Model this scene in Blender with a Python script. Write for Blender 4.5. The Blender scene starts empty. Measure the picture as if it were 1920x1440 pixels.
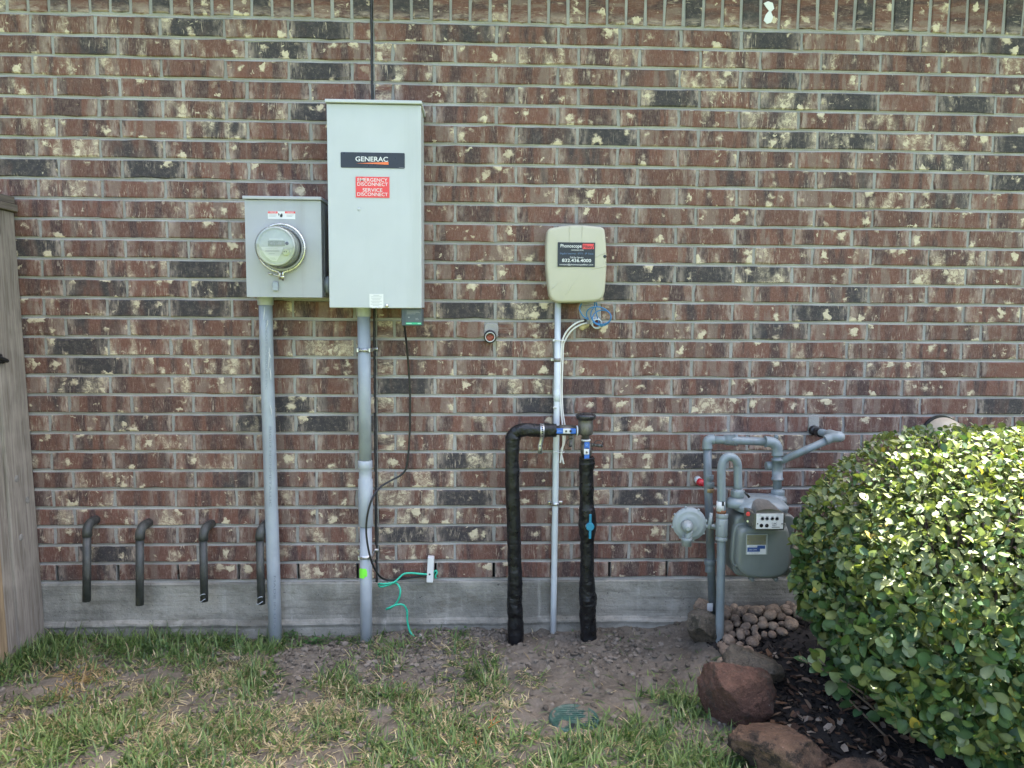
import bpy, bmesh, math, random
import numpy as np
from mathutils import Vector, Matrix

random.seed(7)
rng = np.random.default_rng(11)
scene = bpy.context.scene
COL = scene.collection

# ------------------------------------------------------------------ camera
F_PX = 1400.0
PITCH, YAW, ROLL = 0.0901658, 0.0418941, 0.0074479
C = np.array([1.80047, -3.16803, 1.38598])
Fv = np.array([math.sin(YAW) * math.cos(PITCH), math.cos(YAW) * math.cos(PITCH), -math.sin(PITCH)])
R0 = np.array([math.cos(YAW), -math.sin(YAW), 0.0])
U0 = np.cross(R0, Fv)
Rv = R0 * math.cos(ROLL) + U0 * math.sin(ROLL)
Uv = -R0 * math.sin(ROLL) + U0 * math.cos(ROLL)
cam_d = bpy.data.cameras.new("camera")
cam_d.sensor_width = 36.0
cam_d.lens = F_PX / 1920 * 36.0
cam_d.clip_start = 0.05
cam_d.clip_end = 500
cam = bpy.data.objects.new("camera", cam_d)
COL.objects.link(cam)
m = Matrix.Identity(4)
for i in range(3):
    m[i][0], m[i][1], m[i][2], m[i][3] = Rv[i], Uv[i], -Fv[i], C[i]
cam.matrix_world = m
scene.camera = cam

# ------------------------------------------------------------------ sky, sun, exposure
SUN_EL, SUN_AZ = math.radians(67), math.radians(52)      # azimuth: from +Y (behind the house) towards +X
world = bpy.data.worlds.new("World")
scene.world = world
world.use_nodes = True
wn = world.node_tree
wn.nodes.clear()
wo = wn.nodes.new("ShaderNodeOutputWorld")
wb = wn.nodes.new("ShaderNodeBackground")
ws = wn.nodes.new("ShaderNodeTexSky")
ws.sky_type = 'NISHITA'
ws.sun_disc = False
ws.sun_elevation = SUN_EL
ws.sun_rotation = SUN_AZ
ws.air_density = 0.8
ws.dust_density = 5.0
ws.ozone_density = 0.4
wb.inputs[1].default_value = 0.12
wn.links.new(ws.outputs[0], wb.inputs[0])
wn.links.new(wb.outputs[0], wo.inputs[0])
sun_d = bpy.data.lights.new("sun", 'SUN')
sun_d.energy = 5.0
sun_d.angle = math.radians(0.5)
sun_d.color = (1.0, 0.95, 0.86)
sun = bpy.data.objects.new("sun", sun_d)
COL.objects.link(sun)
sun_dir = Vector((math.sin(SUN_AZ) * math.cos(SUN_EL), math.cos(SUN_AZ) * math.cos(SUN_EL), math.sin(SUN_EL)))
sun.rotation_euler = sun_dir.to_track_quat('Z', 'Y').to_euler()
sun.location = (4, 3, 8)
vs = scene.view_settings
vs.view_transform = 'Standard'
vs.look = 'None'
vs.gamma = 1.0
vs.use_curve_mapping = False
vs.exposure = 2.98

# ------------------------------------------------------------------ geometry helpers
def at(px, py, d):
    """the point at distance d in front of the brick face that the photo shows at (px, py)"""
    r = Fv + Rv * (px - 960) / F_PX - Uv * (py - 720) / F_PX
    t = (-d - C[1]) / r[1]
    return Vector(C + t * r)

def on_ground(px, py, z=0.0):
    r = Fv + Rv * (px - 960) / F_PX - Uv * (py - 720) / F_PX
    t = (z - C[2]) / r[2]
    return Vector(C + t * r)

def project(P):
    P = np.asarray(P, dtype=float)
    d = P - C
    z = d @ Fv
    return np.stack([960 + F_PX * (d @ Rv) / z, 720 - F_PX * (d @ Uv) / z], -1), z

def _hash(ix, iy, s):
    n = (ix * 374761393 + iy * 668265263 + s * 1442695041) & 0xffffffff
    n = ((n ^ (n >> 13)) * 1274126177) & 0xffffffff
    return ((n ^ (n >> 16)) & 0xffff) / 65535.0

def vnoise(x, y, s=0):
    x = np.asarray(x, dtype=float); y = np.asarray(y, dtype=float)
    ix = np.floor(x).astype(np.int64); iy = np.floor(y).astype(np.int64)
    fx = x - ix; fy = y - iy
    fx = fx * fx * (3 - 2 * fx); fy = fy * fy * (3 - 2 * fy)
    a = _hash(ix, iy, s); b = _hash(ix + 1, iy, s); c = _hash(ix, iy + 1, s); d = _hash(ix + 1, iy + 1, s)
    return (a * (1 - fx) + b * fx) * (1 - fy) + (c * (1 - fx) + d * fx) * fy

def fbm(x, y, s=0, o=4):
    v = 0; a = 0.5; t = 0
    for k in range(o):
        v = v + a * vnoise(np.asarray(x) * 2 ** k, np.asarray(y) * 2 ** k, s + k); t += a; a *= 0.5
    return v / t

def sstep(a, b, x):
    t = np.clip((np.asarray(x, dtype=float) - a) / (b - a), 0, 1)
    return t * t * (3 - 2 * t)

OFF = {}

def off(o):
    return OFF.get(o.name, Vector((0, 0, 0)))

def thing(name, label, cat, loc, group=None):
    o = bpy.data.objects.new(name, None)
    o.empty_display_size = 0.1
    COL.objects.link(o)
    o.location = loc
    OFF[o.name] = Vector(loc)
    o["label"] = label
    o["category"] = cat
    if group:
        o["group"] = group
    return o

def link_mesh(name, me, mat, parent=None):
    o = bpy.data.objects.new(name, me)
    COL.objects.link(o)
    if mat:
        me.materials.append(mat)
    if parent:
        o.parent = parent
        OFF[o.name] = off(parent)
    return o

def mesh_np(name, V, Fc, mat, parent=None, smooth=False, col=None, kind=None, origin=None):
    """one mesh object from world-space vertices"""
    V = np.asarray(V, dtype=float).reshape(-1, 3)
    o0 = np.array(off(parent)) if parent else (np.array(origin) if origin is not None else np.zeros(3))
    me = bpy.data.meshes.new(name)
    me.from_pydata((V - o0).tolist(), [], Fc if isinstance(Fc, list) else Fc.tolist())
    if smooth:
        me.polygons.foreach_set("use_smooth", [True] * len(me.polygons))
    if col is not None:
        a = me.color_attributes.new("tint", 'FLOAT_COLOR', 'POINT')
        c = np.ones((len(V), 4)); c[:, :col.shape[1]] = col
        a.data.foreach_set("color", c.ravel())
    me.update()
    o = link_mesh(name, me, mat, parent)
    if origin is not None and not parent:
        o.location = origin
    if kind:
        o["kind"] = kind
    return o

class MB:
    def __init__(self):
        self.v = []; self.f = []; self.s = []
    def add(self, V, Fs, smooth=False):
        b = len(self.v)
        self.v += [tuple(p) for p in V]
        self.f += [tuple(i + b for i in f) for f in Fs]
        self.s += [smooth] * len(Fs)
        return self
    def box(self, x0, x1, y0, y1, z0, z1):
        V = [(x, y, z) for z in (z0, z1) for y in (y0, y1) for x in (x0, x1)]
        return self.add(V, [(0, 2, 3, 1), (4, 5, 7, 6), (0, 1, 5, 4), (2, 6, 7, 3), (0, 4, 6, 2), (1, 3, 7, 5)])
    def hexa(self, P):
        """8 corners: front (TL TR BR BL), back (TL TR BR BL)"""
        return self.add(P, [(0, 3, 2, 1), (4, 5, 6, 7), (0, 1, 5, 4), (1, 2, 6, 5), (2, 3, 7, 6), (3, 0, 4, 7)])
    def tube(self, path, r, seg=16, caps=True, sub=0, ell=1.0):
        P = [Vector(p) for p in path]
        rr = list(r) if hasattr(r, '__len__') else [r] * len(P)
        if sub:
            Q = []; RQ = []
            n = len(P)
            for i in range(n - 1):
                p0 = P[max(i - 1, 0)]; p1 = P[i]; p2 = P[i + 1]; p3 = P[min(i + 2, n - 1)]
                for k in range(sub):
                    t = k / sub
                    q = 0.5 * ((2 * p1) + (p2 - p0) * t + (2 * p0 - 5 * p1 + 4 * p2 - p3) * t * t + (3 * p1 - p0 - 3 * p2 + p3) * t ** 3)
                    Q.append(q); RQ.append(rr[i] * (1 - t) + rr[i + 1] * t)
            Q.append(P[-1]); RQ.append(rr[-1])
            P, rr = Q, RQ
        n = len(P)
        T = [(P[min(i + 1, n - 1)] - P[max(i - 1, 0)]).normalized() for i in range(n)]
        nrm = T[0].cross(Vector((0, 0, 1)))
        if nrm.length < 1e-3:
            nrm = T[0].cross(Vector((1, 0, 0)))
        nrm.normalize()
        V = []; Fs = []
        for i in range(n):
            if i:
                nrm = (nrm - T[i] * nrm.dot(T[i]))
                nrm.normalize()
            bn = T[i].cross(nrm)
            for k in range(seg):
                a = 2 * math.pi * k / seg
                V.append(P[i] + nrm * (math.cos(a) * rr[i]) + bn * (math.sin(a) * rr[i] * ell))
        for i in range(n - 1):
            for k in range(seg):
                k2 = (k + 1) % seg
                Fs.append((i * seg + k, i * seg + k2, (i + 1) * seg + k2, (i + 1) * seg + k))
        self.add(V, Fs, True)
        if caps:
            b = len(self.v) - n * seg
            self.f.append(tuple(b + k for k in range(seg - 1, -1, -1))); self.s.append(False)
            self.f.append(tuple(b + (n - 1) * seg + k for k in range(seg))); self.s.append(False)
        return self
    def lathe(self, c, axis, prof, seg=32):
        """profile of (distance along axis, radius); repeated positions give sharp steps"""
        ax = Vector(axis).normalized(); c = Vector(c)
        u = ax.cross(Vector((0, 0, 1)))
        if u.length < 1e-3:
            u = ax.cross(Vector((1, 0, 0)))
        u.normalize(); w = ax.cross(u)
        V = []; Fs = []
        for (h, r) in prof:
            for k in range(seg):
                a = 2 * math.pi * k / seg
                V.append(c + ax * h + (u * math.cos(a) + w * math.sin(a)) * r)
        for i in range(len(prof) - 1):
            for k in range(seg):
                k2 = (k + 1) % seg
                Fs.append((i * seg + k, i * seg + k2, (i + 1) * seg + k2, (i + 1) * seg + k))
        self.add(V, Fs, True)
        b = len(self.v) - len(prof) * seg
        self.f.append(tuple(b + k for k in range(seg - 1, -1, -1))); self.s.append(False)
        self.f.append(tuple(b + (len(prof) - 1) * seg + k for k in range(seg))); self.s.append(False)
        return self
    def prism(self, pts, d0, d1, bev=0.0, steps=3, dome=0.0):
        """outline pts [(x,z)] (seen from the front, clockwise or not), front at distance d1, back at d0, rounded front edge"""
        n = len(pts)
        cx = sum(p[0] for p in pts) / n; cz = sum(p[1] for p in pts) / n
        rings = [(d0, 1.0)]
        if bev > 0:
            for k in range(steps + 1):
                a = math.pi / 2 * k / steps
                rings.append((d1 - bev + bev * math.sin(a), bev * (1 - math.cos(a))))
        else:
            rings.append((d1, 0))
        rings[0] = (d0, 0)
        V = []; Fs = []
        A = 0.5 * sum(pts[i][0] * pts[(i + 1) % n][1] - pts[(i + 1) % n][0] * pts[i][1] for i in range(n))
        sg = 1 if A > 0 else -1
        for (d, ins) in rings:
            for i in range(n):
                p0 = Vector(pts[i - 1]); p1 = Vector(pts[i]); p2 = Vector(pts[(i + 1) % n])
                e1 = (p1 - p0).normalized(); e2 = (p2 - p1).normalized()
                nn = Vector((-(e1.y + e2.y), e1.x + e2.x)).normalized() * sg
                q = p1 + nn * ins
                V.append((q.x, -d, q.y))
        for r in range(len(rings) - 1):
            for i in range(n):
                j = (i + 1) % n
                q = (r * n + i, r * n + j, (r + 1) * n + j, (r + 1) * n + i)
                Fs.append(q if sg > 0 else q[::-1])
        self.add(V, Fs, bev > 0)
        b = len(self.v) - len(V) + (len(rings) - 1) * n
        if dome:
            k = len(self.v)
            self.v.append((cx, -d1 - dome, cz))
            for i in range(n):
                t = (b + i, b + (i + 1) % n, k)
                self.f.append(t if sg > 0 else t[::-1]); self.s.append(True)
        else:
            q = tuple(b + i for i in range(n))
            self.f.append(q if sg > 0 else q[::-1]); self.s.append(False)
        return self
    def build(self, name, mat, parent=None, bevel=0.0, origin=None, kind=None, seg=2):
        o0 = off(parent) if parent else (Vector(origin) if origin is not None else Vector((0, 0, 0)))
        me = bpy.data.meshes.new(name)
        me.from_pydata([tuple(Vector(p) - o0) for p in self.v], [], self.f)
        me.polygons.foreach_set("use_smooth", self.s)
        me.update()
        o = link_mesh(name, me, mat, parent)
        if origin is not None and not parent:
            o.location = origin
        if bevel:
            b = o.modifiers.new("bevel", 'BEVEL')
            b.width = bevel; b.segments = seg; b.limit_method = 'ANGLE'; b.angle_limit = math.radians(40)
        if kind:
            o["kind"] = kind
        return o

def tag(o, label, cat, group=None):
    o["label"] = label; o["category"] = cat
    if group:
        o["group"] = group
    return o

def rrect(x0, x1, z0, z1, r, n=6, rb=None):
    """rounded rectangle outline, rb: other radius for the lower corners"""
    rb = r if rb is None else rb
    out = []
    for (cx, cz, a0, q) in ((x1 - r, z1 - r, 0, r), (x0 + r, z1 - r, 90, r), (x0 + rb, z0 + rb, 180, rb), (x1 - rb, z0 + rb, 270, rb)):
        for k in range(n + 1):
            a = math.radians(a0 + 90 * k / n)
            out.append((cx + q * math.cos(a), cz + q * math.sin(a)))
    return out

def lettering(body, cpx, cpy, wpx, hpx, d, mat, parent, bold=0.0, name="lettering", space=1.0):
    """raised print facing the camera side, fitted to a box of wpx x hpx photo pixels centred on (cpx, cpy)"""
    cu = bpy.data.curves.new(name, 'FONT')
    cu.body = body; cu.align_x = 'CENTER'; cu.size = 1.0; cu.offset = bold; cu.resolution_u = 3
    cu.space_character = space
    to = bpy.data.objects.new(name, cu)
    COL.objects.link(to)
    me = bpy.data.meshes.new_from_object(to.evaluated_get(bpy.context.evaluated_depsgraph_get()))
    bpy.data.objects.remove(to)
    n = len(me.vertices)
    co = np.zeros(n * 3); me.vertices.foreach_get("co", co); co = co.reshape(-1, 3)
    lo = co.min(0); hi = co.max(0)
    p0 = at(cpx - wpx / 2, cpy, d); p1 = at(cpx + wpx / 2, cpy, d)
    q0 = at(cpx, cpy - hpx / 2, d); q1 = at(cpx, cpy + hpx / 2, d)
    w = p1.x - p0.x; h = q0.z - q1.z; c = at(cpx, cpy, d)
    o0 = off(parent)
    out = np.zeros_like(co)
    out[:, 0] = c.x + ((co[:, 0] - lo[0]) / (hi[0] - lo[0]) - .5) * w - o0.x
    out[:, 1] = -d - o0.y
    out[:, 2] = c.z + ((co[:, 1] - lo[1]) / (hi[1] - lo[1]) - .5) * h - o0.z
    me.vertices.foreach_set("co", out.ravel())
    me.materials.clear()
    me.name = name
    me.update()
    return link_mesh(name, me, mat, parent)

def plate(x0, y0, x1, y1, d, mat, parent, name, th=0.0012, r=0.0):
    a = at(x0, y0, d); b = at(x1, y1, d)
    mb = MB()
    if r:
        mb.prism(rrect(a.x, b.x, b.z, a.z, r, 4), d - th, d)
    else:
        mb.box(a.x, b.x, -d, -d + th, b.z, a.z)
    return mb.build(name, mat, parent)

# ------------------------------------------------------------------ material helpers
class NT:
    def __init__(self, name):
        self.m = bpy.data.materials.new(name); self.m.use_nodes = True
        self.t = self.m.node_tree; self.t.nodes.clear()
        self.out = self.t.nodes.new("ShaderNodeOutputMaterial")
        self.b = self.n("ShaderNodeBsdfPrincipled")
        self.t.links.new(self.b.outputs[0], self.out.inputs[0])
    def n(self, typ, ins=None, **props):
        nd = self.t.nodes.new(typ)
        for k, v in props.items():
            setattr(nd, k, v)
        for k, v in (ins or {}).items():
            self.set(nd, k, v)
        return nd
    def set(self, nd, k, v):
        s = nd.inputs[k]
        if isinstance(v, bpy.types.NodeSocket):
            self.t.links.new(v, s)
        elif isinstance(v, bpy.types.Node):
            self.t.links.new(v.outputs[0], s)
        else:
            if isinstance(v, tuple) and len(v) == 3 and s.type == 'RGBA':
                v = (*v, 1)
            s.default_value = v
    def noise(self, vec, scale, detail=3, rough=.55, dist=0.0):
        return self.n("ShaderNodeTexNoise", {"Vector": vec, "Scale": scale, "Detail": detail, "Roughness": rough, "Distortion": dist}).outputs[0]
    def ramp(self, fac, a, b, va=0.0, vb=1.0):
        return self.n("ShaderNodeMapRange", {0: fac, 1: a, 2: b, 3: va, 4: vb}, interpolation_type='SMOOTHSTEP').outputs[0]
    def math(self, op, a, b=0.0):
        return self.n("ShaderNodeMath", {0: a, 1: b}, operation=op, use_clamp=False).outputs[0]
    def mix(self, fac, a, b, mode='MIX'):
        nd = self.n("ShaderNodeMix", data_type='RGBA', blend_type=mode)
        self.set(nd, 0, fac); self.set(nd, 6, a); self.set(nd, 7, b)
        return nd.outputs[2]
    def pos(self):
        return self.n("ShaderNodeNewGeometry").outputs[0]
    def mapping(self, vec, scale=(1, 1, 1), rot=(0, 0, 0), loc=(0, 0, 0)):
        return self.n("ShaderNodeMapping", {0: vec, 1: loc, 2: rot, 3: scale}).outputs[0]
    def bump(self, h, strength=.3, dist=.002):
        return self.n("ShaderNodeBump", {"Strength": strength, "Distance": dist, "Height": h}).outputs[0]

def simple(name, col, rough=.5, metal=0.0, var=.12, scale=14, bump=.0, dirt=None, dirt_amt=.35, spec=.5, coat=0, streak=.35):
    k = NT(name)
    p = k.pos()
    n1 = k.noise(p, scale, 4)
    dark = tuple(c * (1 - var) for c in col); light = tuple(min(1, c * (1 + var)) for c in col)
    c = k.mix(k.ramp(n1, .3, .7), dark, light)
    if dirt:
        d = k.ramp(k.noise(k.mapping(p, (1, 1, streak)), scale * 1.7, 5, .65), .50, .74, 0, dirt_amt)
        c = k.mix(d, c, dirt)
    k.set(k.b, "Base Color", c)
    k.set(k.b, "Roughness", k.ramp(k.noise(p, scale * 3, 3), .3, .7, max(.05, rough - .08), min(1, rough + .08)))
    k.b.inputs["Metallic"].default_value = metal
    k.b.inputs["Specular IOR Level"].default_value = spec
    if coat:
        k.b.inputs["Coat Weight"].default_value = coat
        k.b.inputs["Coat Roughness"].default_value = .15
    if bump:
        k.set(k.b, "Normal", k.bump(k.noise(p, scale * 12, 3), bump, .001))
    return k.m

def mat_brick():
    k = NT("brick_clay")
    uv = k.n("ShaderNodeUVMap", uv_map="seeded").outputs[0]
    loc = k.n("ShaderNodeSeparateXYZ", {0: k.n("ShaderNodeUVMap", uv_map="unit").outputs[0]})
    at_ = k.n("ShaderNodeAttribute", attribute_name="bk")
    sp = k.n("ShaderNodeSeparateColor", {0: at_.outputs[0]})
    dark, pale, hue = sp.outputs[0], sp.outputs[1], sp.outputs[2]
    u = loc.outputs[0]; v = loc.outputs[1]
    # bands of colour that follow one another along the brick
    bn = k.noise(k.mapping(uv, (1, .10, 1)), 15, 2, .5, .35)
    b2 = k.noise(k.mapping(uv, (1, .22, 1), loc=(3, 5, 0)), 30, 4, .6, .3)
    f = k.math('ADD', k.math('MULTIPLY', bn, .72), k.math('MULTIPLY', b2, .28))
    base = k.mix(hue, (.098, .044, .033), (.146, .064, .046))
    base = k.mix(k.ramp(f, .50, .41, 0, .95), base, (.050, .030, .030))
    base = k.mix(k.ramp(f, .545, .60, 0, .80), base, (.175, .125, .100))
    # fine drag marks
    drag = k.noise(k.mapping(uv, (1, .10, 1)), 420, 2, .6)
    base = k.mix(k.ramp(drag, .38, .74, 0, .40), base, (.27, .175, .138))
    # black flashing: fades in and out along the brick
    dm = k.noise(k.mapping(uv, (1, .30, 1), loc=(1, 2, 0)), 11, 4, .55, .4)
    dmask = k.ramp(k.math('ADD', dm, k.math('MULTIPLY', dark, .52)), .66, .98, 0, .96)
    blk = k.mix(k.noise(uv, 60, 4), (.022, .022, .026), (.066, .060, .059))
    col = k.mix(dmask, base, blk)
    # lighter brick ends and rims
    eu = k.math('ABSOLUTE', k.math('SUBTRACT', u, .5))
    endm = k.math('MULTIPLY', k.ramp(eu, .30, .50), k.ramp(k.noise(k.mapping(uv, (1, .3, 1)), 55, 4, .65), .36, .64))
    col = k.mix(k.math('MULTIPLY', endm, .78), col, (.37, .295, .24))
    # haze of lime
    col = k.mix(k.ramp(k.noise(uv, 34, 6, .78), .46, .76, 0, .36), col, (.26, .20, .165))
    col = k.mix(k.ramp(k.noise(uv, 85, 5, .8), .56, .67, 0, .42), col, (.36, .29, .22))
    # one part of some bricks is crusted with pale slip
    nz = k.n("ShaderNodeTexNoise", {"Vector": uv, "Scale": 42.0, "Detail": 5.0, "Roughness": .62}).outputs[1]
    wuv = k.n("ShaderNodeVectorMath", {0: uv, 1: k.n("ShaderNodeVectorMath", {0: nz, 1: (.070, .055, 0)}, operation='MULTIPLY').outputs[0]}, operation='ADD').outputs[0]
    zn = k.noise(k.mapping(uv, (1, .4, 1), loc=(7, 1, 0)), 15, 2, .5)
    zone = k.ramp(k.math('ADD', zn, k.math('MULTIPLY', pale, .24)), .68, .86)
    fine = k.noise(wuv, 62, 5, .68, .5)
    crust = k.math('MULTIPLY', zone, k.ramp(fine, .44, .60))
    crust_soft = k.math('MULTIPLY', zone, .38)
    # chips: a bright heart in a tan halo, few, uneven in size
    vo = k.n("ShaderNodeTexVoronoi", {"Vector": wuv, "Scale": 23.0, "Randomness": 1.0}, voronoi_dimensions='2D')
    vc = k.n("ShaderNodeSeparateColor", {0: vo.outputs["Color"]})
    size = k.ramp(k.math('POWER', vc.outputs[1], 1.7), 0, 1, .04, .46)
    sel = k.ramp(k.math('ADD', vc.outputs[0], k.math('MULTIPLY', pale, .16)),   .875, .895)
    dd = k.math('SUBTRACT', size, vo.outputs["Distance"])
    chip = k.math('MULTIPLY', k.ramp(k.math('ADD', dd, k.math('MULTIPLY', k.math('SUBTRACT', fine, .5), .35)), -.03, .11), sel)
    halo = k.math('MULTIPLY', k.ramp(dd, -.28, .02, 0, .90), k.math('MULTIPLY', sel, k.ramp(k.noise(uv, 50, 3), .35, .6)))
    # scratchy streaks, two directions, thin and faint
    s1 = k.noise(k.mapping(uv, (1, .13, 1), (0, 0, .9)), 150, 2, .5, 1.2)
    s2 = k.noise(k.mapping(uv, (1, .11, 1), (0, 0, -.8)), 125, 2, .5, 1.6)
    st = k.math('MAXIMUM', k.ramp(s1, .61, .67), k.ramp(s2, .62, .68))
    st = k.math('MULTIPLY', st, k.ramp(k.math('ADD', k.noise(uv, 15, 2), k.math('MULTIPLY', pale, .14)), .52, .70, .0, .60))
    tan = k.mix(k.noise(uv, 45, 4), (.30, .23, .165), (.48, .39, .28))
    white = k.mix(k.noise(uv, 60, 3), (.42, .335, .215), (.74, .65, .47))
    col = k.mix(k.math('MAXIMUM', halo, crust_soft), col, tan)
    col = k.mix(k.math('MAXIMUM', k.math('MULTIPLY', crust, .85), st), col, k.mix(zone, (.48, .385, .29), white))
    col = k.mix(k.math('MULTIPLY', chip, .84), col, white)
    # a second, smaller scatter of chips
    v2 = k.n("ShaderNodeTexVoronoi", {"Vector": wuv, "Scale": 44.0, "Randomness": 1.0}, voronoi_dimensions='2D')
    v2c = k.n("ShaderNodeSeparateColor", {0: v2.outputs["Color"]})
    d2 = k.math('SUBTRACT', k.ramp(v2c.outputs[1], 0, 1, .08, .30), v2.outputs["Distance"])
    chip2 = k.math('MULTIPLY', k.ramp(d2, .0, .10), k.ramp(k.math('ADD', v2c.outputs[0], k.math('MULTIPLY', pale, .06)), .94, .96))
    col = k.mix(k.math('MULTIPLY', chip2, .85), col, k.mix(v2c.outputs[2], tan, white))
    bl = k.math('ADD', fine, chip)
    k.set(k.b, "Base Color", col)
    k.b.inputs["Roughness"].default_value = .86
    k.b.inputs["Specular IOR Level"].default_value = .25
    h = k.math('ADD', k.math('MULTIPLY', drag, .5), k.math('ADD', k.noise(uv, 110, 5, .7), k.math('MULTIPLY', bl, .9)))
    k.set(k.b, "Normal", k.bump(h, .6, .003))
    return k.m

def mat_mortar():
    k = NT("mortar")
    p = k.pos()
    c = k.mix(k.ramp(k.noise(p, 5, 4), .3, .7), (.262, .248, .226), (.360, .345, .318))
    c = k.mix(k.ramp(k.noise(p, 170, 3), .45, .75, 0, .4), c, (.22, .215, .20))
    k.set(k.b, "Base Color", c)
    k.b.inputs["Roughness"].default_value = .95
    k.b.inputs["Specular IOR Level"].default_value = .2
    k.set(k.b, "Normal", k.bump(k.noise(p, 130, 5, .7), .8, .004))
    return k.m

def mat_concrete():
    k = NT("foundation_concrete")
    p = k.pos()
    c = k.mix(k.ramp(k.noise(p, 3.5, 6, .65), .36, .64), (.175, .168, .142), (.335, .318, .270))
    stain = k.ramp(k.noise(k.mapping(p, (.55, 1, 1.2)), 7, 6, .7), .50, .66, 0, .75)
    c = k.mix(stain, c, (.138, .126, .098))
    drip = k.ramp(k.noise(k.mapping(p, (1, 1, .06)), 19, 5, .65, .1), .52, .68, 0, .7)
    drip = k.math('MULTIPLY', drip, k.ramp(k.noise(k.mapping(p, (1, 1, .8)), 9, 3), .40, .62))
    c = k.mix(drip, c, (.40, .385, .335))
    horiz = k.ramp(k.noise(k.mapping(p, (.04, 1, 1)), 55, 4, .6, .2), .52, .72, 0, .5)
    c = k.mix(horiz, c, (.135, .127, .105))
    scr = k.ramp(k.noise(k.mapping(p, (.3, 1, 1), (0, .25, 0)), 40, 5, .75, 1.2), .64, .70, 0, .6)
    c = k.mix(scr, c, (.42, .40, .35))
    c = k.mix(k.ramp(k.noise(p, 75, 3, .6), .66, .72, 0, .8), c, (.05, .048, .045))
    k.set(k.b, "Base Color", c)
    k.b.inputs["Roughness"].default_value = .93
    k.b.inputs["Specular IOR Level"].default_value = .2
    h = k.math('ADD', k.noise(p, 45, 7, .72), k.math('MULTIPLY', k.noise(k.mapping(p, (.06, 1, 1)), 70, 3), .5))
    k.set(k.b, "Normal", k.bump(h, .9, .007))
    return k.m

def mat_wood(name, a, b, stretch=(1, 1, .05)):
    k = NT(name)
    p = k.pos()
    g = k.noise(k.mapping(p, stretch), 70, 5, .65, 1.0)
    c = k.mix(k.ramp(g, .3, .7), a, b)
    c = k.mix(k.ramp(k.noise(p, 6, 3), .45, .75, 0, .35), c, tuple(min(1, q * 1.5) for q in b))
    c = k.mix(k.ramp(k.noise(k.mapping(p, (1, 1, .5)), 11, 2, .4), .70, .78, 0, .8), c, tuple(q * .4 for q in a))
    k.set(k.b, "Base Color", c)
    k.b.inputs["Roughness"].default_value = .85
    k.b.inputs["Specular IOR Level"].default_value = .25
    k.set(k.b, "Normal", k.bump(g, .35, .002))
    return k.m

def mat_soil():
    k = NT("clay_soil")
    p = k.pos()
    c = k.mix(k.ramp(k.noise(p, 6, 5, .65), .3, .7), (.085, .072, .056), (.165, .143, .115))
    c = k.mix(k.ramp(k.noise(p, 60, 4, .7), .5, .8, 0, .6), c, (.24, .212, .175))
    c = k.mix(k.ramp(k.noise(p, 25, 4, .7), .55, .75, 0, .5), c, (.052, .043, .034))
    # beyond the flower bed and worn strip the lawn closes
    xyz = k.n("ShaderNodeSeparateXYZ", {0: p})
    far = k.math('MAXIMUM', k.ramp(xyz.outputs[1], -1.3, -1.9), k.math('MAXIMUM', k.ramp(xyz.outputs[0], 4.5, 4.8), k.ramp(xyz.outputs[0], -.5, -.9)))
    lawn = k.mix(k.noise(p, 45, 4, .7), (.040, .075, .022), (.105, .130, .045))
    c = k.mix(far, c, lawn)
    k.set(k.b, "Base Color", c)
    k.b.inputs["Roughness"].default_value = .95
    k.b.inputs["Specular IOR Level"].default_value = .2
    k.set(k.b, "Normal", k.bump(k.noise(p, 90, 6, .75), .9, .006))
    return k.m

def mat_tint(name, rough=.6, trans=0.0, spec=.4, tone_var=.15, vein=False):
    """colour carried per blade / leaf / clod"""
    k = NT(name)
    a = k.n("ShaderNodeAttribute", attribute_name="tint").outputs[0]
    p = k.pos()
    c = k.mix(k.ramp(k.noise(p, 120, 2), .3, .7, 0, tone_var * 2), a, k.mix(1.0, a, (.62, .62, .62), 'MULTIPLY'))  # random patches of a darker tone
    k.set(k.b, "Base Color", c)
    k.b.inputs["Roughness"].default_value = rough
    k.b.inputs["Specular IOR Level"].default_value = spec
    if trans:
        t = k.n("ShaderNodeBsdfTranslucent")
        k.set(t, 0, k.mix(1.0, c, (1.2, 1.3, .6), 'MULTIPLY'))
        mx = k.n("ShaderNodeMixShader", {0: trans})
        k.t.links.new(k.b.outputs[0], mx.inputs[1]); k.t.links.new(t.outputs[0], mx.inputs[2])
        k.t.links.new(mx.outputs[0], k.out.inputs[0])
    return k.m

def mat_rock(name, a, b, c2):
    k = NT(name)
    p = k.pos()
    c = k.mix(k.ramp(k.noise(p, 9, 5, .65, .5), .3, .7), a, b)
    c = k.mix(k.ramp(k.noise(p, 13, 8, .78), .50, .60, 0, .9), c, c2)
    c = k.mix(k.ramp(k.noise(p, 40, 6, .75), .44, .64, 0, .55), c, k.mix(1.0, c, (1.75, 1.7, 1.6), 'MULTIPLY'))
    c = k.mix(k.ramp(k.noise(p, 95, 4, .7), .66, .72, 0, .6), c, (.36, .33, .29))
    k.set(k.b, "Base Color", c)
    k.b.inputs["Roughness"].default_value = .88
    k.b.inputs["Specular IOR Level"].default_value = .25
    k.set(k.b, "Normal", k.bump(k.math('ADD', k.math('MULTIPLY', k.noise(p, 26, 7, .75), 1.6), k.noise(p, 130, 4, .7)), 1.0, .009))
    return k.m

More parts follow.
